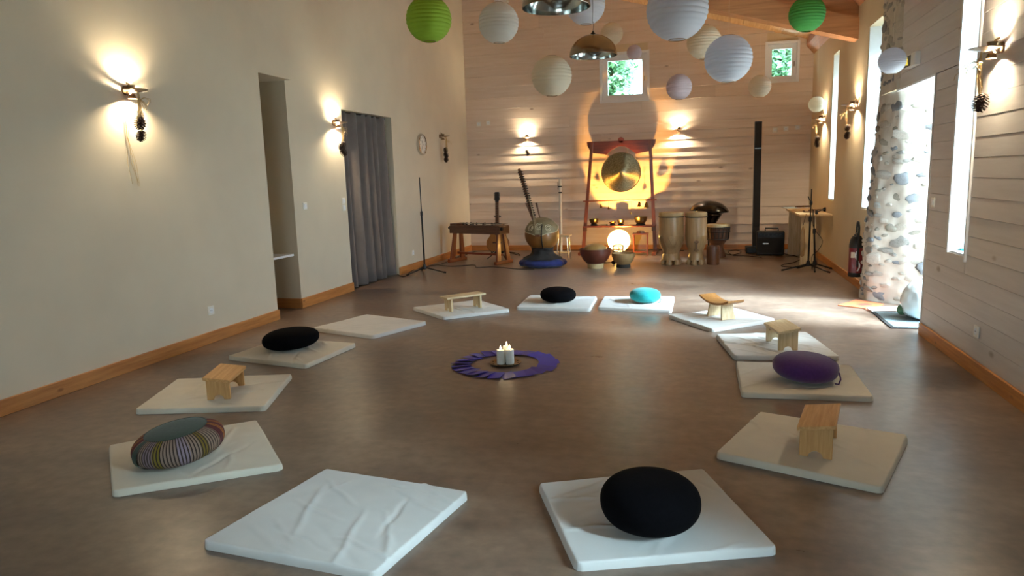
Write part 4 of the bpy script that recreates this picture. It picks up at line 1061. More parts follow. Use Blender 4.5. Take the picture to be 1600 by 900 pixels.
# round gourd with a laced hide cap over its upper part
MB().ball(gc, (GR, GR, GR * .95), 48, 30).build('gourd', 'kora_gourd', ko, 60)
Mc = T(*gc) @ RX(0.30)
cap_ = [(GR * 1.014 * math.sin(math.radians(a)), GR * (.97 + .0) * math.cos(math.radians(a)) + .004) for a in range(70, 0, -5)] + [(0.001, GR * .975)]
MB().lathe(cap_, 48, Mc, False, False).build('hide_cap', 'kora_hide', ko, 60)
MB().tube([(GR * 1.02 * math.sin(D(70)) * math.cos(a), GR * 1.02 * math.sin(D(70)) * math.sin(a), GR * .97 * math.cos(D(70)) + .012 * math.sin(5 * a)) for a in [2 * PI * k / 60 for k in range(60)]], 0.006, 5, Mc, True).build('rope_edge', 'cream_rope', ko)
for ph, th_, rr in ((-128, 50, .22), (-88, 42, .24), (-48, 52, .22)):
    nv = Vector((math.sin(D(th_)) * math.cos(D(ph)), math.sin(D(th_)) * math.sin(D(ph)), math.cos(D(th_)))); u_ = nv.orthogonal().normalized(); v_ = nv.cross(u_); pts = []
    for k in range(40):
        a = 2 * PI * 2.0 * k / 40; q_ = rr * (1 - .75 * k / 40); p_ = (nv + (u_ * math.cos(a) + v_ * math.sin(a)) * q_).normalized(); pts.append((p_.x * GR * 1.02, p_.y * GR * 1.02, p_.z * GR * .98 + .004))
    MB().tube(pts, 0.0055, 5, Mc).build('rope_spiral', 'cream_rope', ko)
MB().tube([gc + Vector((.05, -GR * math.cos(a) * 1.0, GR * .95 * math.sin(a))) for a in [D(x_) for x_ in range(40, -61, -10)]], 0.010, 6).build('strap', 'dark_rope', ko)
nb = PY(836, 348, ky) - Vector((kx, ky, 0)); nt_ = PY(811, 264, ky + .12) - Vector((kx, ky, 0))
nd = (nt_ - nb)
MB().tube([nb - nd * .25, nb, nt_], [0.030, 0.029, 0.025], 14).build('neck', 'walnut', ko)
for k in range(19):
    p = nb + nd * (0.14 + 0.80 * k / 18); dd = nd.normalized()
    ring = MB(); u = dd.orthogonal().normalized(); v_ = dd.cross(u)
    ring.tube([p + (u * math.cos(a) + v_ * math.sin(a)) * 0.033 for a in [2 * PI * j / 14 for j in range(14)]], 0.007, 6, None, True); ring.tube([p + Vector((0.02, -.02, 0)), p + Vector((.055, -.03, .004))], 0.007, 6); ring.build('tuning_ring', 'dark_rope', ko)
for (xa, ya, xb, yb_) in ((833, 345, 822, 317), (844, 342, 838, 317)):
    a_ = PY(xa, ya, ky - .05) - Vector((kx, ky, 0)); b_ = PY(xb, yb_, ky - .06) - Vector((kx, ky, 0))
    MB().tube([a_, a_ * .4 + b_ * .6, b_], [0.011, 0.012, 0.018], 8).build('handle', 'walnut', ko)
st = MB()
for k in range(9):
    q = nb + nd * (0.25 + .07 * k); e_ = gc + Vector((-.03 + .008 * k, -GR - .05, .03)); st.tube([q + Vector((0.03, -.03, 0)), e_], 0.001, 4)
st.build('strings', 'cream_rope', ko)
MB().box(-.035, .035, -GR - .07, -GR + .02, -.01, .02, T(*gc)).build('bridge', 'walnut', ko, 0)
# cloths under the kora
kc = thing('dark_cloth_wrap', 'charcoal cloth bunched around the foot of the kora gourd', 'cloth', (kx, ky, 0.10))
mb = MB(); vs = []; n = 60; rows_ = 16
prof_ = [(gc.z - .15 - .10, GR * .55), (.30 - .10, .64 * GR), (.25 - .10, .62 * GR), (.20 - .10, .70 * GR), (.165 - .10, .92 * GR), (.135 - .10, 1.18 * GR)]
for j in range(rows_ + 1):
    f = j / rows_; t_ = f * (len(prof_) - 1); i0 = min(int(t_), len(prof_) - 2); g_ = t_ - i0
    z = prof_[i0][0] * (1 - g_) + prof_[i0 + 1][0] * g_; R0 = prof_[i0][1] * (1 - g_) + prof_[i0 + 1][1] * g_
    for i in range(n):
        a = 2 * PI * i / n; r = R0 * (1 + 0.06 * math.sin(a * 8 + 3 * f) * f + 0.05 * noise.noise(Vector((math.cos(a) * 2, math.sin(a) * 2, f * 3))))
        vs.append((r * math.cos(a), r * math.sin(a) * (.9 if f > .3 else 1), z + (.03 * math.sin(a * 3) * (1 - f))))
mb.add(vs, [(j * n + i, j * n + (i + 1) % n, (j + 1) * n + (i + 1) % n, (j + 1) * n + i) for j in range(rows_) for i in range(n)])
mb.build('drape', 'charcoal_cloth', kc, 80)
bc = thing('blue_cloth_cushion', 'rumpled dark blue cloth cushion on the floor under the kora', 'cloth', (kx, ky, 0.0))
mb = MB(); vs = []; rows_ = 16
for j in range(rows_ + 1):
    t_ = -PI / 2 + PI * j / rows_
    for i in range(n):
        a = 2 * PI * i / n
        R0 = GR * 1.36 * (1 + .10 * noise.noise(Vector((math.cos(a) * 2.5, math.sin(a) * 2.5, 4))) + .04 * math.sin(9 * a))
        vs.append((R0 * max(math.cos(t_), .01) ** .45 * math.cos(a), R0 * .8 * max(math.cos(t_), .01) ** .45 * math.sin(a), 0.072 + 0.072 * math.sin(t_) + (0.012 * noise.noise(Vector((math.cos(a) * 5, math.sin(a) * 5, t_ * 2))) if j > 1 else 0)))
mb.add(vs, [(j * n + i, j * n + (i + 1) % n, (j + 1) * n + (i + 1) % n, (j + 1) * n + i) for j in range(rows_) for i in range(n)] + [tuple(range(n))[::-1], tuple(range(rows_ * n, rows_ * n + n))])
mb.build('cushion_cover', 'blue_cloth', bc, 80)

# --- folding stool and white flute pipe on a foot
s0 = P(879, 408)
sl = thing('metal_stool', 'small stool with thin metal legs right of the kora', 'stool', (s0.x, s0.y + .12, 0))
hs = PY(879, 367, s0.y + .12).z
bevel(MB().box(-.12, .12, -.13, .13, hs - .025, hs).build('seat', 'pale_pine', sl, 0), 0.008)
for sx in (-1, 1):
    for sy in (-1, 1): MB().tube([(sx * .07, sy * .08, hs - .02), (sx * .10, sy * .13, 0.0)], 0.009, 8).build('leg', 'silver', sl)
    MB().tube([(sx * .09, -.105, hs * .32), (sx * .09, .105, hs * .32)], 0.006, 6).build('crossbar', 'silver', sl)
MB().tube([(-.10, 0, hs), (-.10, 0, hs + .09)], 0.016, 8).build('handle_post', 'dark_wood', sl)
f0 = P(877, 395); ftop = PY(875, 280, f0.y)
fp = thing('overtone_flute', 'tall white pipe flute with two black bands standing on a wooden foot', 'flute', (f0.x, f0.y, 0))
bevel(MB().box(-.16, .16, -.10, .10, 0, .025).build('foot', 'pale_pine', fp, 0), 0.004)
lx = ftop.x - f0.x
MB().tube([(0, 0, .025), (lx, 0, ftop.z)], [0.022, 0.028], 16).build('pipe', 'bamboo_white', fp)
for f in (0.82, 0.90):
    MB().tube([(lx * f, 0, ftop.z * f - .012), (lx * f, 0, ftop.z * f + .012)], 0.033, 16).build('band', 'black_plastic', fp)
MB().tube([(lx - .035, -.02, ftop.z * .86), (lx - .035, -.02, ftop.z * .96)], 0.006, 6).build('mouth_tube', 'black_plastic', fp)

# --- gong stand
GY = 12.6
def gx(px, py): q = PY(px, py, GY); return Vector((q.x, q.z))
gl, gr_ = gx(917, 225), gx(1025, 218)
fl_, fr_ = gx(912, 396).x, gx(1024, 397).x
gcx = (gl.x + gr_.x) / 2; 
gst = thing('gong_stand', 'tall red-brown wooden gong frame with curved top beam and slanted posts', 'stand', (gcx, GY, 0))
ztop = (gl.y + gr_.y) / 2 + 0.02
hw = (gr_.x - gl.x) / 2
arch = [(-.26 + .52 * k / 14, ztop - .235 + .14 * math.sin(PI * k / 14)) for k in range(15)]
poly = [(-hw, ztop), (hw, ztop), (hw - .01, ztop - .07), (hw - .05, ztop - .14), (hw - .12, ztop - .20), (.30, ztop - .225)] + arch[::-1] + [(-.30, ztop - .225), (-hw + .12, ztop - .20), (-hw + .05, ztop - .14), (-hw + .01, ztop - .07)]
bevel(MB().prism(poly, -0.02, 0.02, 'Y').build('top_beam', 'red_wood', gst, 0), 0.004)
MB().lathe([(0.001, -.02), (0.05, -.02), (0.05, .02), (0.001, .02)], 24, T(0, 0, ztop + .01) @ RX(PI / 2)).build('finial', 'red_wood', gst)
for sx, xt, xb in ((-1, gl.x - gcx + .10, fl_ - gcx), (1, gr_.x - gcx - .10, fr_ - gcx)):
    lg = MB(); lg.add([(xt + a * .026, b_ * .02 - .045, ztop - .01) for a in (-1, 1) for b_ in (-1, 1)] + [(xb + a * .032, b_ * .022 - .045, 0.05) for a in (-1, 1) for b_ in (-1, 1)], [(0, 1, 3, 2), (4, 6, 7, 5), (0, 4, 5, 1), (2, 3, 7, 6), (0, 2, 6, 4), (1, 5, 7, 3)])
    bevel(lg.build('post', 'red_wood_post', gst, 0), 0.004)
    bevel(MB().box(xb - .035, xb + .035, -.42, .36, 0, .055).build('foot', 'red_wood_post', gst, 0), 0.008)
zbar = gx(968, 313).y; zsh = gx(965, 352).y
def post_x(sx, z):
    xt, xb = ((gl.x - gcx + .10, fl_ - gcx) if sx < 0 else (gr_.x - gcx - .10, fr_ - gcx)); f = z / ztop; return xb + (xt - xb) * f
MB().tube([(post_x(-1, zbar) - .07, -.08, zbar), (post_x(1, zbar) + .07, -.08, zbar)], 0.011, 10).build('hanging_bar', 'red_wood', gst)
bevel(MB().box(post_x(-1, zsh) - .03, post_x(1, zsh) + .03, -.17, .17, zsh - .025, zsh).build('shelf', 'red_wood', gst, 0), 0.003)
for sx in (-1, 1): MB().box(post_x(sx, zsh) - .03, post_x(sx, zsh) + .03, -.17, -.06, zsh - .09, zsh - .025).build('shelf_bracket', 'dark_wood', gst, 0)
# gong
gc_ = PY(970, 269, GY); GRd = 31 * depth(gc_) / FPX
gg = thing('gong', 'round hammered bronze gong hanging in the wooden frame', 'gong', gc_)
Mgo = RX(PI / 2)
MB().lathe([(0.001, .018), (.05, .018), (.062, .010), (GRd * .8, .004), (GRd * .97, -.006), (GRd, -.03), (GRd * .99, -.032), (GRd * .95, -.012), (0.001, -.004)], 72, Mgo).build('disc', 'gong_bronze', gg, 40)
for sx in (-1, 1): MB().tube([(sx * .12, 0, GRd * .92), (sx * .11, 0, ztop - gc_.z - .10)], 0.003, 6).build('cord', 'cream_rope', gg)
# bells hanging from the bar
bells = ((939, 322, .030, 'small bronze bell hanging at the left of the gong frame bar'), (951, 325, .022, 'slim dangling chime, second from the left on the gong frame bar'), (999, 319, .042, 'bronze bell hanging right of centre on the gong frame bar'), (1010, 320, .048, 'largest bronze bell hanging at the right of the gong frame bar'), (986, 333, .02, 'tiny low-hanging bell in the middle of the gong frame bar'))
for (x, y, r, lb) in bells:
    q = PY(x, y, GY - .08)
    t = thing('hanging_bell', lb, 'bell', q, 0, 'small bells on the gong frame bar')
    MB().lathe([(r, -r), (r * .8, -r * .6), (r * .6, 0.3 * r), (r * .3, r), (0.002, r * 1.1)], 18, None, False, True).build('bell_cup', 'brass', t)
    MB().tube([(0, 0, r), (0, 0, zbar - q.z)], 0.002, 5).build('cord', 'dark_rope', t)
    MB().ball((0, 0, -r * 1.0), r * .22, 8, 6).build('clapper', 'brass', t)
# singing bowls on the shelf
def bowl(name, label, loc, R, h, mat, cat='bowl', group=None, rim=0.006):
    t = thing(name, label, cat, loc, 0, group)
    MB().lathe([(0.001, 0), (R * .55, 0), (R * .82, h * .3), (R * .97, h * .7), (R, h), (R - rim, h), (R * .93 - rim, h * .65), (R * .76, h * .32), (R * .45, rim), (0.001, rim)], 44).build('bowl_shell', mat, t)
    return t
def ring_base(t, R, z, mat='dark_rope'):
    MB().tube([(R * math.cos(a), R * math.sin(a), z) for a in [2 * PI * k / 24 for k in range(24)]], 0.012, 8, None, True).build('cushion_ring', mat, t)
def shelf_at(px, dy=0.0): q = PY(px, 350, GY + dy); return (q.x, GY + dy, zsh + .001)
for (px, R, h, m_, lb) in ((928, .085, .10, 'bronze', 'bronze singing bowl at the left end of the gong stand shelf'), (957, .06, .04, 'brass', 'low brass dish on the gong stand shelf, left of centre'), (970, .065, .075, 'bronze', 'bright singing bowl in the middle of the gong stand shelf'), (1001, .115, .12, 'bronze', 'largest singing bowl, at the right of the gong stand shelf')):
    x_, y_, z_ = shelf_at(px); t = bowl('singing_bowl', lb, (x_, y_, z_ + .024), R, h, m_, group='singing bowls on the shelf'); ring_base(t, R * .62, -.012)
x_, y_, z_ = shelf_at(943, -.09)
ml_ = thing('mallet', 'small dark mallet lying on the gong stand shelf', 'mallet', (x_, y_, z_ + .014)); MB().tube([(-.06, 0, 0), (.05, .01, 0)], .008, 8).build('stick', 'dark_wood', ml_); MB().ball((.06, .011, 0), .014, 10, 6).build('head', 'charcoal_cloth', ml_)
# globe lamp in front of the gong stand
q = PY(967, 376, 12.0); RG = 17.5 * depth(q) / FPX
lp = thing('globe_lamp', 'round glowing yellow globe lamp on the floor under the gong', 'lamp', (q.x, 12.0, 0))
zc = q.z
MB().lathe([(0.12, 0), (0.12, .02), (0.05, .03), (0.045, zc - RG + .02)], 24).build('base', 'black_plastic', lp)
MB().ball((0, 0, zc), RG, 40, 24).build('globe', 'globe_shade', lp, 60)
MB().ball((0, 0, zc), .035, 10, 7).build('bulb', 'lamp_bulb', lp, 60)
# reflector lamp inside the globe, aimed up at the gong and the wall
upd = Vector((0.02, 0.74, 0.70)).normalized(); up0 = Vector((0, .03, zc + .045)); Mu = T(*up0) @ upd.to_track_quat('Z', 'Y').to_matrix().to_4x4()
MB().lathe([(0.012, -.045), (0.028, -.03), (0.036, 0.0), (0.034, 0.0), (0.026, -.028), (0.001, -.035)], 20, Mu).build('reflector', 'chrome', lp)
ul = bpy.data.lights.new('uplighter_beam', 'SPOT'); ul.energy = 1000; ul.color = (1.0, 0.52, 0.13); ul.spot_size = math.radians(60); ul.spot_blend = 0.3; ul.shadow_soft_size = 0.02
uo = bpy.data.objects.new('uplighter_beam', ul); C.objects.link(uo); uo.parent = lp; uo.location = up0 + upd * .01; uo.rotation_euler = upd.to_track_quat('-Z', 'Y').to_euler()
# lantern of wood and glass
q = P(1001, 398); lx_, ly_ = q.x, q.y
ln_ = thing('wooden_lantern', 'wooden box lantern with glass panes and domed lid beside the globe lamp', 'lantern', (lx_, ly_, 0), 0.05)
hw_ = .115; hz = .36
for sx in (-1, 1):
    for sy in (-1, 1): MB().box(sx * hw_ - .013, sx * hw_ + .013, sy * hw_ - .013, sy * hw_ + .013, 0, hz).build('post', 'red_wood_post', ln_, 0)
MB().box(-hw_ - .02, hw_ + .02, -hw_ - .02, hw_ + .02, hz, hz + .018).build('top_board', 'red_wood', ln_, 0); MB().box(-hw_, hw_, -hw_, hw_, .05, .07).build('bottom_board', 'red_wood', ln_, 0)
MB().lathe([(.075, hz + .018), (.07, hz + .04), (.045, hz + .06), (0.001, hz + .066)], 24).build('domed_lid', 'walnut', ln_)
for sx in (-1, 1):
    MB().box(-hw_ + .013, hw_ - .013, sx * hw_ - .003, sx * hw_ + .003, .075, hz - .005).build('pane', 'lantern_glass', ln_, 0); MB().box(sx * hw_ - .003, sx * hw_ + .003, -hw_ + .013, hw_ - .013, .075, hz - .005).build('pane', 'lantern_glass', ln_, 0)
# gourd bowls on ring bases
q = P(929, 420); R = 25 * depth(q) / FPX
b1 = bowl('gourd_bowl', 'large dark red half gourd bowl on a pale ring base', (q.x, q.y + .1, .075), R, R * .92, 'calabash_red', 'bowl', 'gourd bowls on the floor', .012)
MB().lathe([(R * .42, -.074), (R * .5, -.074), (R * .52, -.02), (R * .5, .004), (R * .42, .004), (R * .40, -.03)], 28, None, False, False).build('ring_base', 'hide', b1)
dm = MB().lathe([(R * .78, R * .80), (R * .72, R * .98), (R * .5, R * 1.14), (R * .25, R * 1.22), (0.001, R * 1.24)], 36, None, False, False).build('floating_gourd', 'calabash', None, 60, (q.x, q.y + .1, .075)); tag(dm, 'tan upturned gourd half sitting inside the large dark red bowl', 'gourd')
q = P(973, 419); R = 18.5 * depth(q) / FPX
b2 = bowl('gourd_bowl', 'smaller tan half gourd bowl right of the dark red one', (q.x, q.y + .1, .05), R, R * .95, 'calabash_tan', 'bowl', 'gourd bowls on the floor', .010)
MB().lathe([(R * .5, -.049), (R * .6, -.049), (R * .6, -.02), (R * .55, .004), (R * .5, .004)], 28, None, False, False).build('ring_base', 'dark_rope', b2)
q = P(953, 413); bt = thing('gong_mallet', 'padded beater lying on the floor between the two gourd bowls', 'mallet', (q.x, q.y, .03)); MB().tube([(-.16, .05, -.015), (.05, 0, 0)], .010, 8).build('handle', 'dark_wood', bt); MB().ball((.06, 0, 0), (.04, .03, .03), 14, 8).build('head', 'charcoal_cloth', bt)
q = P(966, 406); wb_ = thing('tealight_holder', 'silver lattice tealight holder in front of the globe lamp', 'candle holder', (q.x, q.y, 0))
for z_ in (.03, .10, .17, .24): MB().tube([(.085 * math.cos(a), .085 * math.sin(a), z_) for a in [2 * PI * k / 24 for k in range(24)]], .007, 6, None, True).build('hoop', 'silver', wb_)
for k in range(12):
    a = 2 * PI * k / 12; MB().tube([(.085 * math.cos(a), .085 * math.sin(a), .0), (.085 * math.cos(a), 0.085 * math.sin(a), .245)], .005, 6).build('bar', 'silver', wb_)
MB().lathe([(0.001, .0), (.08, .0), (.08, .012), (0.001, .012)], 24).build('base_plate', 'silver', wb_)

# --- two tall wooden drums
def tall_drum(px, py, hwp, label, engraved):
    q = P(px, py - 3); s = depth(q) / FPX; R = hwp * s; H = 82 * s
    t = thing('tall_drum', label, 'drum', (q.x, q.y + R * .6, 0), 0, 'tall pale wooden drums')
    zb_ = .07
    MB().lathe([(R * .66, zb_ + .0), (R * .74, zb_ + .0), (R * .70, zb_ + .07), (R * .62, zb_ + .10), (R * .66, zb_ + .13), (R * .86, zb_ + .22), (R * .97, zb_ + .30), (R * .995, H * .55), (R, H * .56), (R * .985, H * .565), (R * .97, H - .06)], 48).build('shell', 'drum_wood', t, 40)
    MB().lathe([(R * .97, H - .075), (R * .99, H - .07), (R * .99, H - .02), (R * .94, H - .004), (R * .8, H), (0.001, H)], 48, None, False, True).build('drum_skin', 'hide', t, 40)
    MB().tube([(R * .985 * math.cos(a), R * .985 * math.sin(a), H - .072) for a in [2 * PI * k / 40 for k in range(40)]], .008, 6, None, True).build('hoop', 'dark_rope', t)
    for k in range(6):
        a = 2 * PI * k / 6 + .3; MB().lathe([(.045, 0), (.05, .02), (.036, .075)], 8, T(R * .62 * math.cos(a), R * .62 * math.sin(a), 0)).build('foot', 'drum_wood', t)
    if engraved == 'diamonds':
        for k in range(14):
            a = 2 * PI * k / 14
            for dz, sg in ((0, 1), (0, -1)):
                pts = [((R * 1.0) * math.cos(a + sg * 2 * PI / 14 * f), (R * 1.0) * math.sin(a + sg * 2 * PI / 14 * f), H * .33 + H * .2 * f) for f in (0, .25, .5, .75, 1)]
                MB().tube(pts, .0035, 4).build('carved_line', 'calabash_tan', t)
    else:
        Ms = RZ(math.atan2(-1, .05))
        for z_, w_ in ((.0, .012), (.03, .009), (.06, .012)):
            MB().box(R * .98, R * 1.006, -w_, w_, H * .32 + z_, H * .32 + z_ + .022, Ms).build('carved_mark', 'dark_wood', t, 0)
        for z_ in (-.025, .10): MB().tube([(R * 1.0, .03 * math.cos(a), H * .32 + z_ + .015 * math.sin(a)) for a in [2 * PI * k / 14 for k in range(14)]], .005, 5, Ms, True).build('carved_ring', 'dark_wood', t)
    return t
tall_drum(1048, 417, 19.5, 'wider pale wooden drum with carved diamonds, left one of the tall pair', 'diamonds')
tall_drum(1087, 417, 16.7, 'narrower pale wooden drum with a dark carved mark, right one of the tall pair', 'mark')
# djembe behind, red-brown post in front of it, black pan drum on top of a stand
q = P(1121, 403); s = depth(q) / FPX; R = 18 * s; H = 52 * s
dj = thing('djembe', 'dark rope-tuned goblet drum behind the pair of pale drums', 'drum', (q.x, q.y + R * .7, 0))
MB().lathe([(R * .7, 0), (R * .72, .03), (R * .5, .16), (R * .52, .20), (R * .85, H * .55), (R * .95, H * .72), (R * .97, H - .01)], 40).build('goblet', 'dark_wood', dj, 40)
MB().lathe([(R * 1.0, H - .06), (R * 1.0, H - .005), (R * .9, H), (0.001, H)], 40, None, False, True).build('drum_skin', 'hide', dj, 40)
for z_, rr in ((H - .05, 1.03), (H - .12, 1.02), (H * .55, .92)): MB().tube([(R * rr * math.cos(a), R * rr * math.sin(a), z_) for a in [2 * PI * k / 36 for k in range(36)]], .008, 6, None, True).build('rope_ring', 'dark_rope', dj)
rp = MB()
for k in range(36):
    a = 2 * PI * k / 36; a2 = a + .09 * (1 if k % 2 else -1); rp.tube([(R * 1.03 * math.cos(a), R * 1.03 * math.sin(a), H - .05), (R * .93 * math.cos(a2), R * .93 * math.sin(a2), H * .55)], .0045, 5)
rp.build('rope_lacing', 'dark_rope', dj)
q = P(1114, 414); s = depth(q) / FPX; R = 10 * s; H = 29 * s
pd = thing('log_drum', 'short red-brown wooden cylinder standing in front of the goblet drum', 'drum', (q.x, q.y + R, 0))
MB().lathe([(R * .98, 0), (R, .01), (R, H - .01), (R * .97, H), (R * .80, H), (R * .78, H - .04), (0.001, H - .04)], 32).build('shell', 'walnut', pd)
MB().tube([(R * 1.0 * math.cos(a), R * 1.0 * math.sin(a), H - .03) for a in [2 * PI * k / 28 for k in range(28)]], .003, 5, None, True).build('band', 'dark_wood', pd)
yp = 12.45; q = PY(1108, 329, yp); s = depth(q) / FPX; R = 30 * s
hp_ = thing('pan_drum', 'glossy black domed pan drum on a tapered stand behind the drums', 'drum', (q.x, yp, 0), 0)
zr = q.z
tl_ = T(0, 0, zr) @ RY(0.06)
MB().lathe([(R, 0), (R * .985, .015), (R * .86, .07), (R * .62, .125), (R * .3, .16), (0.001, .168)], 48, tl_, False, True).build('dome', 'gloss_black', hp_, 60)
MB().lathe([(R, 0), (R * .99, -.012), (R * .74, -.03), (R * .70, -.04)], 48, tl_, False, False).build('rim', 'gloss_black', hp_, 60)
MB().lathe([(R * .70, -.02), (R * .62, -.08), (R * .38, -.22), (R * .34, -.24)], 40, tl_, False, True).build('lower_cone', 'gloss_black', hp_, 60)
for sx in (-1, 1): MB().box(-.07, .07, -.004, .004, -.008, .008, tl_ @ RZ(sx * .5) @ T(0, -R * .66, -.06) @ RX(.4)).build('highlight_slit', 'silver', hp_, 0)  # silver slits modelled as the two highlights on the black cone
for k in range(3):
    a = 2 * PI * k / 3 + .5; MB().tube([(.06 * math.cos(a), .06 * math.sin(a), zr - .22), (.22 * math.cos(a), .22 * math.sin(a), 0)], .014, 8).build('stand_leg', 'black_metal', hp_)

# --- column loudspeaker and amplifier
q = P(1180, 399); cx_, cy_ = q.x + .03, q.y + .42
csx = PY(1185, 190, cy_); cl = thing('column_speaker', 'tall thin black column loudspeaker against the back wall', 'loudspeaker', (cx_, cy_, 0))
bevel(MB().box(-.16, .14, -.16, .16, 0, .11).build('base', 'black_plastic', cl, 0), .02)
MB().box(-.056, .056, -.05, .05, .11, csx.z * .80).build('lower_column', 'black_plastic', cl, 0); MB().box(-.056, .056, -.05, .05, csx.z * .80 + .006, csx.z).build('upper_column', 'black_plastic', cl, 0)
MB().box(-.048, .048, -.056, -.05, .14, csx.z * .80 - .02).build('grille', 'grille', cl, 0); MB().box(-.048, .048, -.056, -.05, csx.z * .80 + .02, csx.z - .02).build('grille', 'grille', cl, 0)
MB().box(-.045, .045, -.058, -.054, csx.z * .80 - .004, csx.z * .80 + .006).build('joint_strip', 'silver', cl, 0)
q = P(1204, 400); am = thing('guitar_amplifier', 'squat black amplifier with a silver plate beside the speaker column', 'amplifier', (q.x, q.y + .14, 0), -.05)
bevel(MB().box(-.215, .215, -.13, .14, .01, .40).build('cabinet', 'black_plastic', am, 0), .02)
MB().box(-.19, .19, -.134, -.13, .04, .30).build('grille', 'grille', am, 0); MB().box(-.19, .19, -.136, -.13, .315, .375).build('control_panel', 'black_metal', am, 0)
for k in range(6): MB().lathe([(.012, 0), (.010, .018), (0.001, .018)], 12, T(-.15 + .06 * k, -.136, .345) @ RX(PI / 2)).build('knob', 'black_plastic', am)
MB().box(-.12, -.03, -.138, -.134, .195, .212).build('name_plate', 'silver', am, 0)
MB().tube([(-.08, 0, .40), (-.08, 0, .445), (.12, 0, .445), (.12, 0, .40)], .012, 8).build('handle', 'black_plastic', am)

# --- side table on the right wall with small things, two stands, hanging bag
tbx0, ty0, ty1, tz = 1.345, 10.72, 12.45, 0.75
wt = thing('side_table', 'narrow wooden wall table with one panel leg in the far right corner', 'table', (1.56, (ty0 + ty1) / 2, 0))
hx = (XR - tbx0) / 2 - .004; hy = (ty1 - ty0) / 2
bevel(MB().box(-hx, hx + .0, -hy, hy, tz - .028, tz).build('table_top', 'table_wood', wt, 0), .003)
MB().box(-.18, .02, -hy + .10, -hy + .125, 0, tz - .028).build('panel_leg', 'pale_pine_leg', wt, 0); MB().box(-.18, .02, hy - .125, hy - .10, 0, tz - .028).build('panel_leg', 'pale_pine_leg', wt, 0)
def on_t(px, py, dz=0.0): q = P(px, py, tz); return (q.x, q.y, tz + dz)
o = MB().box(-.10, .10, -.22, .22, 0, .006).build('paper_sheet', 'blue_sheet', None, 0, on_t(1235, 325.0, .001), (0, 0, .1)); tag(o, 'pale blue-white sheet of paper at the far end of the side table', 'paper')
q = on_t(1257, 324, .015); fl1 = thing('wooden_flute', 'long dark flute lying across the middle of the side table', 'flute', q, .2); MB().tube([(-.16, -.05, 0), (.17, .1, 0)], .013, 10).build('pipe', 'dark_wood', fl1); MB().tube([(-.02, .013, 0), (.0, .022, 0)], .016, 10).build('band', 'brass', fl1)
q = on_t(1259, 322, .0); bx_ = thing('small_box', 'small grey box standing at the back of the side table', 'box', (q[0], q[1] + .3, q[2])); bevel(MB().box(-.05, .05, -.05, .05, 0, .06).build('box_body', 'steel', bx_, 0), .003); MB().box(-.052, .052, -.052, .052, .06, .068).build('box_lid', 'silver', bx_, 0)
q = on_t(1266, 331.5, 0); tr = thing('wooden_tray', 'small brown wooden tray at the near edge of the side table', 'tray', q, 0); MB().box(-.09, .09, -.08, .08, 0, .008).build('tray_floor', 'walnut', tr, 0)
for sx in (-1, 1): MB().box(sx * .09 - .005, sx * .09 + .005, -.08, .08, 0.008, .03).build('tray_side', 'walnut', tr, 0)
q = on_t(1290, 331, .035); mk = thing('shaker_mallet', 'dark round-headed mallet lying at the right end of the side table', 'mallet', q); MB().tube([(-.20, .25, -.02), (0, 0, 0)], .010, 8).build('stick', 'dark_wood', mk); MB().ball((0, 0, 0), (.045, .04, .034), 14, 8).build('head', 'black_cloth', mk)
m0 = Vector((1.43, 10.36, 0))
mic_stand(m0, -1.15, 1.12, 'black microphone stand in front of the side table, the taller one with a clip', boom=((0.015, 0, 0.93), (-.03, -.02, 1.02)), lean=0.02, legl=.34)
mic_stand(m0 + Vector((.09, .05, 0)), .1, .84, 'shorter black microphone stand close behind the taller one at the side table', boom=((0.0, 0, .80), (.10, .0, .84)), lean=-.04, legl=.24)
q = PX(1261, 372, 1.50); 
bgm = thing('fabric_sleeve', 'narrow brown fabric sleeve hanging beside the right microphone stands', 'bag', (m0.x - .075, m0.y + .06, .18)); 
mb = MB(); mb.lathe([(0.005, 0), (.035, .02), (.042, .15), (.036, .35), (.012, .42), (.004, .44)], 16); mb.v = [(x * .75, y * .45, z) for x, y, z in mb.v]; mb.build('sleeve', 'calabash_tan', bgm, 60); MB().tube([(0, 0, .44), (.03, -.03, .60)], .003, 5).build('cord', 'dark_rope', bgm)

# --- cables on the floor
def cable(pts, label, r=.006):
    ps = [Vector(p) for p in pts]; n = len(ps); out = []
    for i in range(n - 1):
        p0, p1, p2, p3 = ps[max(i - 1, 0)], ps[i], ps[i + 1], ps[min(i + 2, n - 1)]
        for s in [k / 6 for k in range(6)]: out.append(0.5 * ((2 * p1) + (p2 - p0) * s + (2 * p0 - 5 * p1 + 4 * p2 - p3) * s * s + (3 * p1 - p0 - 3 * p2 + p3) * s ** 3))
    out.append(ps[-1]); o = MB().tube(out, r, 6).build('cable', 'cable_rubber', None); tag(o, label, 'cable', 'black cables on the floor'); return o
F = lambda x, y, z=.008: P(x, y, z)
cable([F(620, 428), F(632, 432), F(648, 421), F(680, 414), F(705, 416), F(740, 414), F(745, 418), F(770, 417), F(805, 420), F(835, 421)], 'black cable running from the curtain along the floor towards the kora')
cable([F(690, 412), F(712, 404), F(735, 396), F(760, 397), F(790, 394), F(812, 399), F(805, 395), F(775, 392.5), F(745, 393), F(722, 398), F(700, 409)], 'tangled black cable loop on the floor under the string table')
cable([(-2.75, 12.95, .008), (-2.5, 13.02, .008), (-2.2, 13.0, .008), (-1.8, 13.04, .008), (-1.3, 13.02, .008), (-.9, 13.04, .008), (-.6, 13.0, .008), (-.3, 12.9, .008)], 'black cable along the back skirting board behind the gong stand')
cable([F(1130, 396), F(1145, 398), F(1158, 394), F(1150, 391), F(1138, 393), F(1146, 399), F(1170, 400), F(1190, 402)], 'coiled black cable heaped behind the goblet drum')
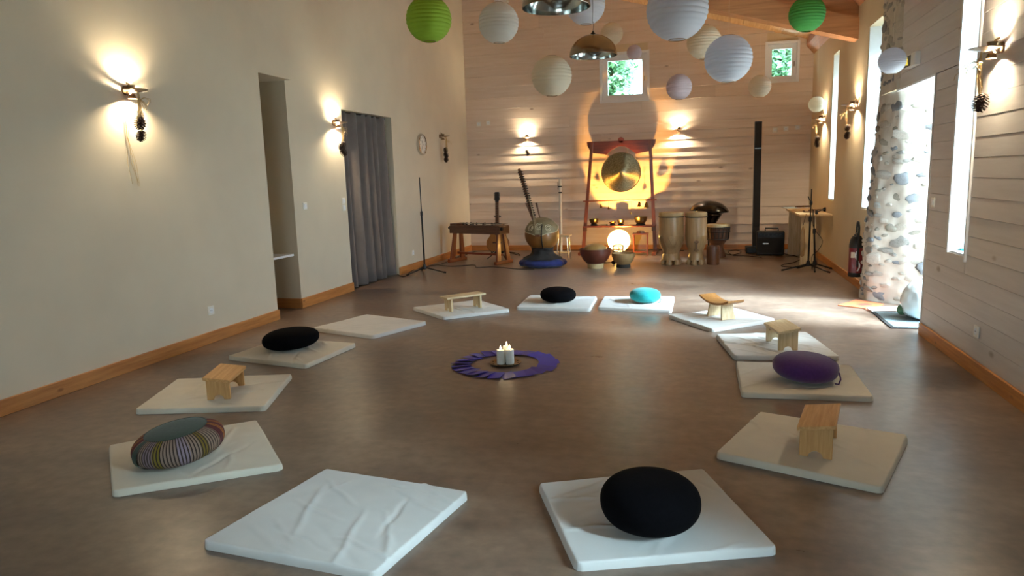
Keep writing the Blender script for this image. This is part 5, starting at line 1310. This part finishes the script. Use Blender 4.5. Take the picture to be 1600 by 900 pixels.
cable([F(1222, 396), F(1232, 398), F(1243, 400), F(1252, 404), F(1240, 410), F(1225, 413), F(1222, 416), F(1245, 418)], 'black cable trailing from the amplifier towards the right microphone stand')
q = PX(1284, 370, 1.70)
cable([(m0.x + .03, m0.y, .85), (m0.x + .05, m0.y, .6), (m0.x + .17, m0.y, .42), (m0.x + .12, m0.y, .28), (m0.x + .05, m0.y + .02, .2), (m0.x + .05, m0.y, .02)], 'black cable drooping beside the right microphone stand', .004)
pb = thing('power_strip', 'small white plug block on the floor right of the amplifier', 'plug', P(1231, 395)); bevel(MB().box(-.05, .05, -.035, .035, 0, .06).build('plug_body', 'white_plastic', pb, 0), .008); MB().tube([(0, 0, .06), (.02, .02, .08), (.1, .05, .02)], .005, 6).build('lead', 'cable_rubber', pb)

# ================================================================== BY THE DOOR
q = PX(1336, 432, 1.695)
fe = thing('fire_extinguisher', 'dark red fire extinguisher with black top hanging on the wall by the stone pier', 'fire extinguisher', (1.695, q.y, q.z), PI)
H = .33
MB().lathe([(0.001, 0), (.07, 0), (.076, .012), (.076, .05)], 32).build('foot_ring', 'black_plastic', fe, 40)
MB().lathe([(.076, .05), (.076, H)], 32, None, False, False).build('cylinder', 'ext_red', fe, 40)
MB().lathe([(.077, H), (.077, H + .03), (.066, H + .09), (.045, H + .13), (.03, H + .135), (.03, H + .15), (0.001, H + .15)], 32).build('shroud', 'black_plastic', fe, 40)
MB().tube([(0, -.02, H + .15), (0, -.02, H + .23), (.0, .01, H + .29), (.0, .06, H + .29), (.0, .10, H + .24), (0, .1, H + .1), (0, .09, .12)], .011, 8).build('hose', 'cable_rubber', fe)
MB().box(-.012, .012, -.03, .07, H + .14, H + .17).build('lever', 'black_metal', fe, 0)
def on_cyl(a, z, r=.0765): return (r * math.cos(a), r * math.sin(a), z)
a0 = math.atan2(-q.y, -1.695) - PI
sw = MB(); wv = []
for k in range(20):
    f = k / 19; z_ = .07 + .24 * f; a = a0 + .25 + .30 * math.sin(f * 2 * PI)
    wv += [on_cyl(a - .12, z_, .0772), on_cyl(a + .12, z_, .0772)]
sw.add(wv, [(2 * k, 2 * k + 1, 2 * k + 3, 2 * k + 2) for k in range(19)]); sw.build('white_swirl', 'white_paint', fe, 60)
lbm = MB(); wv = []
for k in range(6):
    a = a0 - .75 + .12 * k; wv += [on_cyl(a, .22, .0772), on_cyl(a, .285, .0772)]
lbm.add(wv, [(2 * k, 2 * k + 2, 2 * k + 3, 2 * k + 1) for k in range(5)]); lbm.build('instruction_panel', 'sheet_paper', fe, 60)
MB().box(-.09, -.07, -.03, .03, .12, .3).build('wall_bracket', 'black_metal', fe, 0)
# door mat, folder, papers, bag
def poly_thing(name, quad, z0, th, mat, parent=None):
    pts = [P(*c) for c in quad]; ctr = sum(pts, Vector()) / len(pts)
    return MB().prism([(p.x - ctr.x, p.y - ctr.y) for p in pts], z0, z0 + th, 'Z'), ctr
mb, ctr = poly_thing('doormat', [(1361, 489), (1393, 514), (1440, 513.5), (1445, 489)], 0, .012, None)
dmx = MB().box(-.42, .42, -.40, .40, 0.0, .012)
t = thing('doormat', 'grey fibre doormat on the floor in the doorway', 'mat', (2.03, 6.99, 0.001)); MB().box(-.40, .36, -.35, .34, 0, .010).build('pile', 'doormat_fibre', t, 0)
MB().box(-.43, -.40, -.38, .37, 0, .008).build('edge_strip', 'rubber', t, 0); MB().box(-.40, .36, -.38, -.35, 0, .008).build('edge_strip', 'rubber', t, 0); MB().box(-.40, .36, .34, .37, 0, .008).build('edge_strip', 'rubber', t, 0)
mb, ctr = poly_thing('f', [(1309, 478), (1338, 469.5), (1381, 476), (1370, 480.5), (1352, 483)], 0.001, .008, None)
t = thing('orange_folder', 'orange folder with a dark printed square lying by the stone pier', 'folder', (ctr.x, ctr.y, .001)); mb.build('cover', 'orange_card', t, 0)
MB().box(-.06, .06, -.05, .05, .0092, .0098, RZ(.5)).build('printed_square', 'brown_print', t, 0)
mb, ctr = poly_thing('f', [(1353, 483.5), (1362, 488.5), (1405, 487.5), (1404, 481.5)], 0.0, .006, None)
t = thing('paper_pad', 'cream paper pad lying between the orange folder and the doormat', 'paper', (ctr.x, ctr.y, .014)); mb.build('sheets', 'sheet_paper', t, 0); MB().box(-.15, .15, -.004, .004, .006, .007, T(0, -.03, 0)).build('fold_line', 'orange_card', t, 0)
q = P(1418, 497)
t = thing('plastic_bag', 'bulging white plastic bag on the doormat in the doorway', 'bag', (1.97, 7.03, .012))
mb = MB(); mb.ball((0, 0, .17), (.20, .24, .19), 64, 40)
vs = []
for v in mb.v:
    p_ = Vector(v); d_ = (p_ - Vector((0, 0, .17))); k_ = 1 + .10 * noise.noise(p_ * 7) + .05 * noise.noise(p_ * 18) + .02 * noise.noise(p_ * 45); p_ = Vector((0, 0, .17)) + d_ * k_; p_.z = max(p_.z, 0.002)
    if p_.z < .06: p_.x *= 1.0 + (.06 - p_.z) * 1.5
    vs.append(tuple(p_))
mb.v = vs; mb.build('bag_body', 'bag_plastic', t, 60)
mb = MB(); mb.lathe([(.07, 0), (.03, .02), (.04, .04), (.06, .05)], 14, T(.03, .03, .32), False, False); mb.build('knot', 'bag_plastic', t, 60)
mb = MB(); mb.ball((-.17, .06, .07), (.045, .05, .05), 14, 8); mb.build('green_content', 'leaf', t, 60)
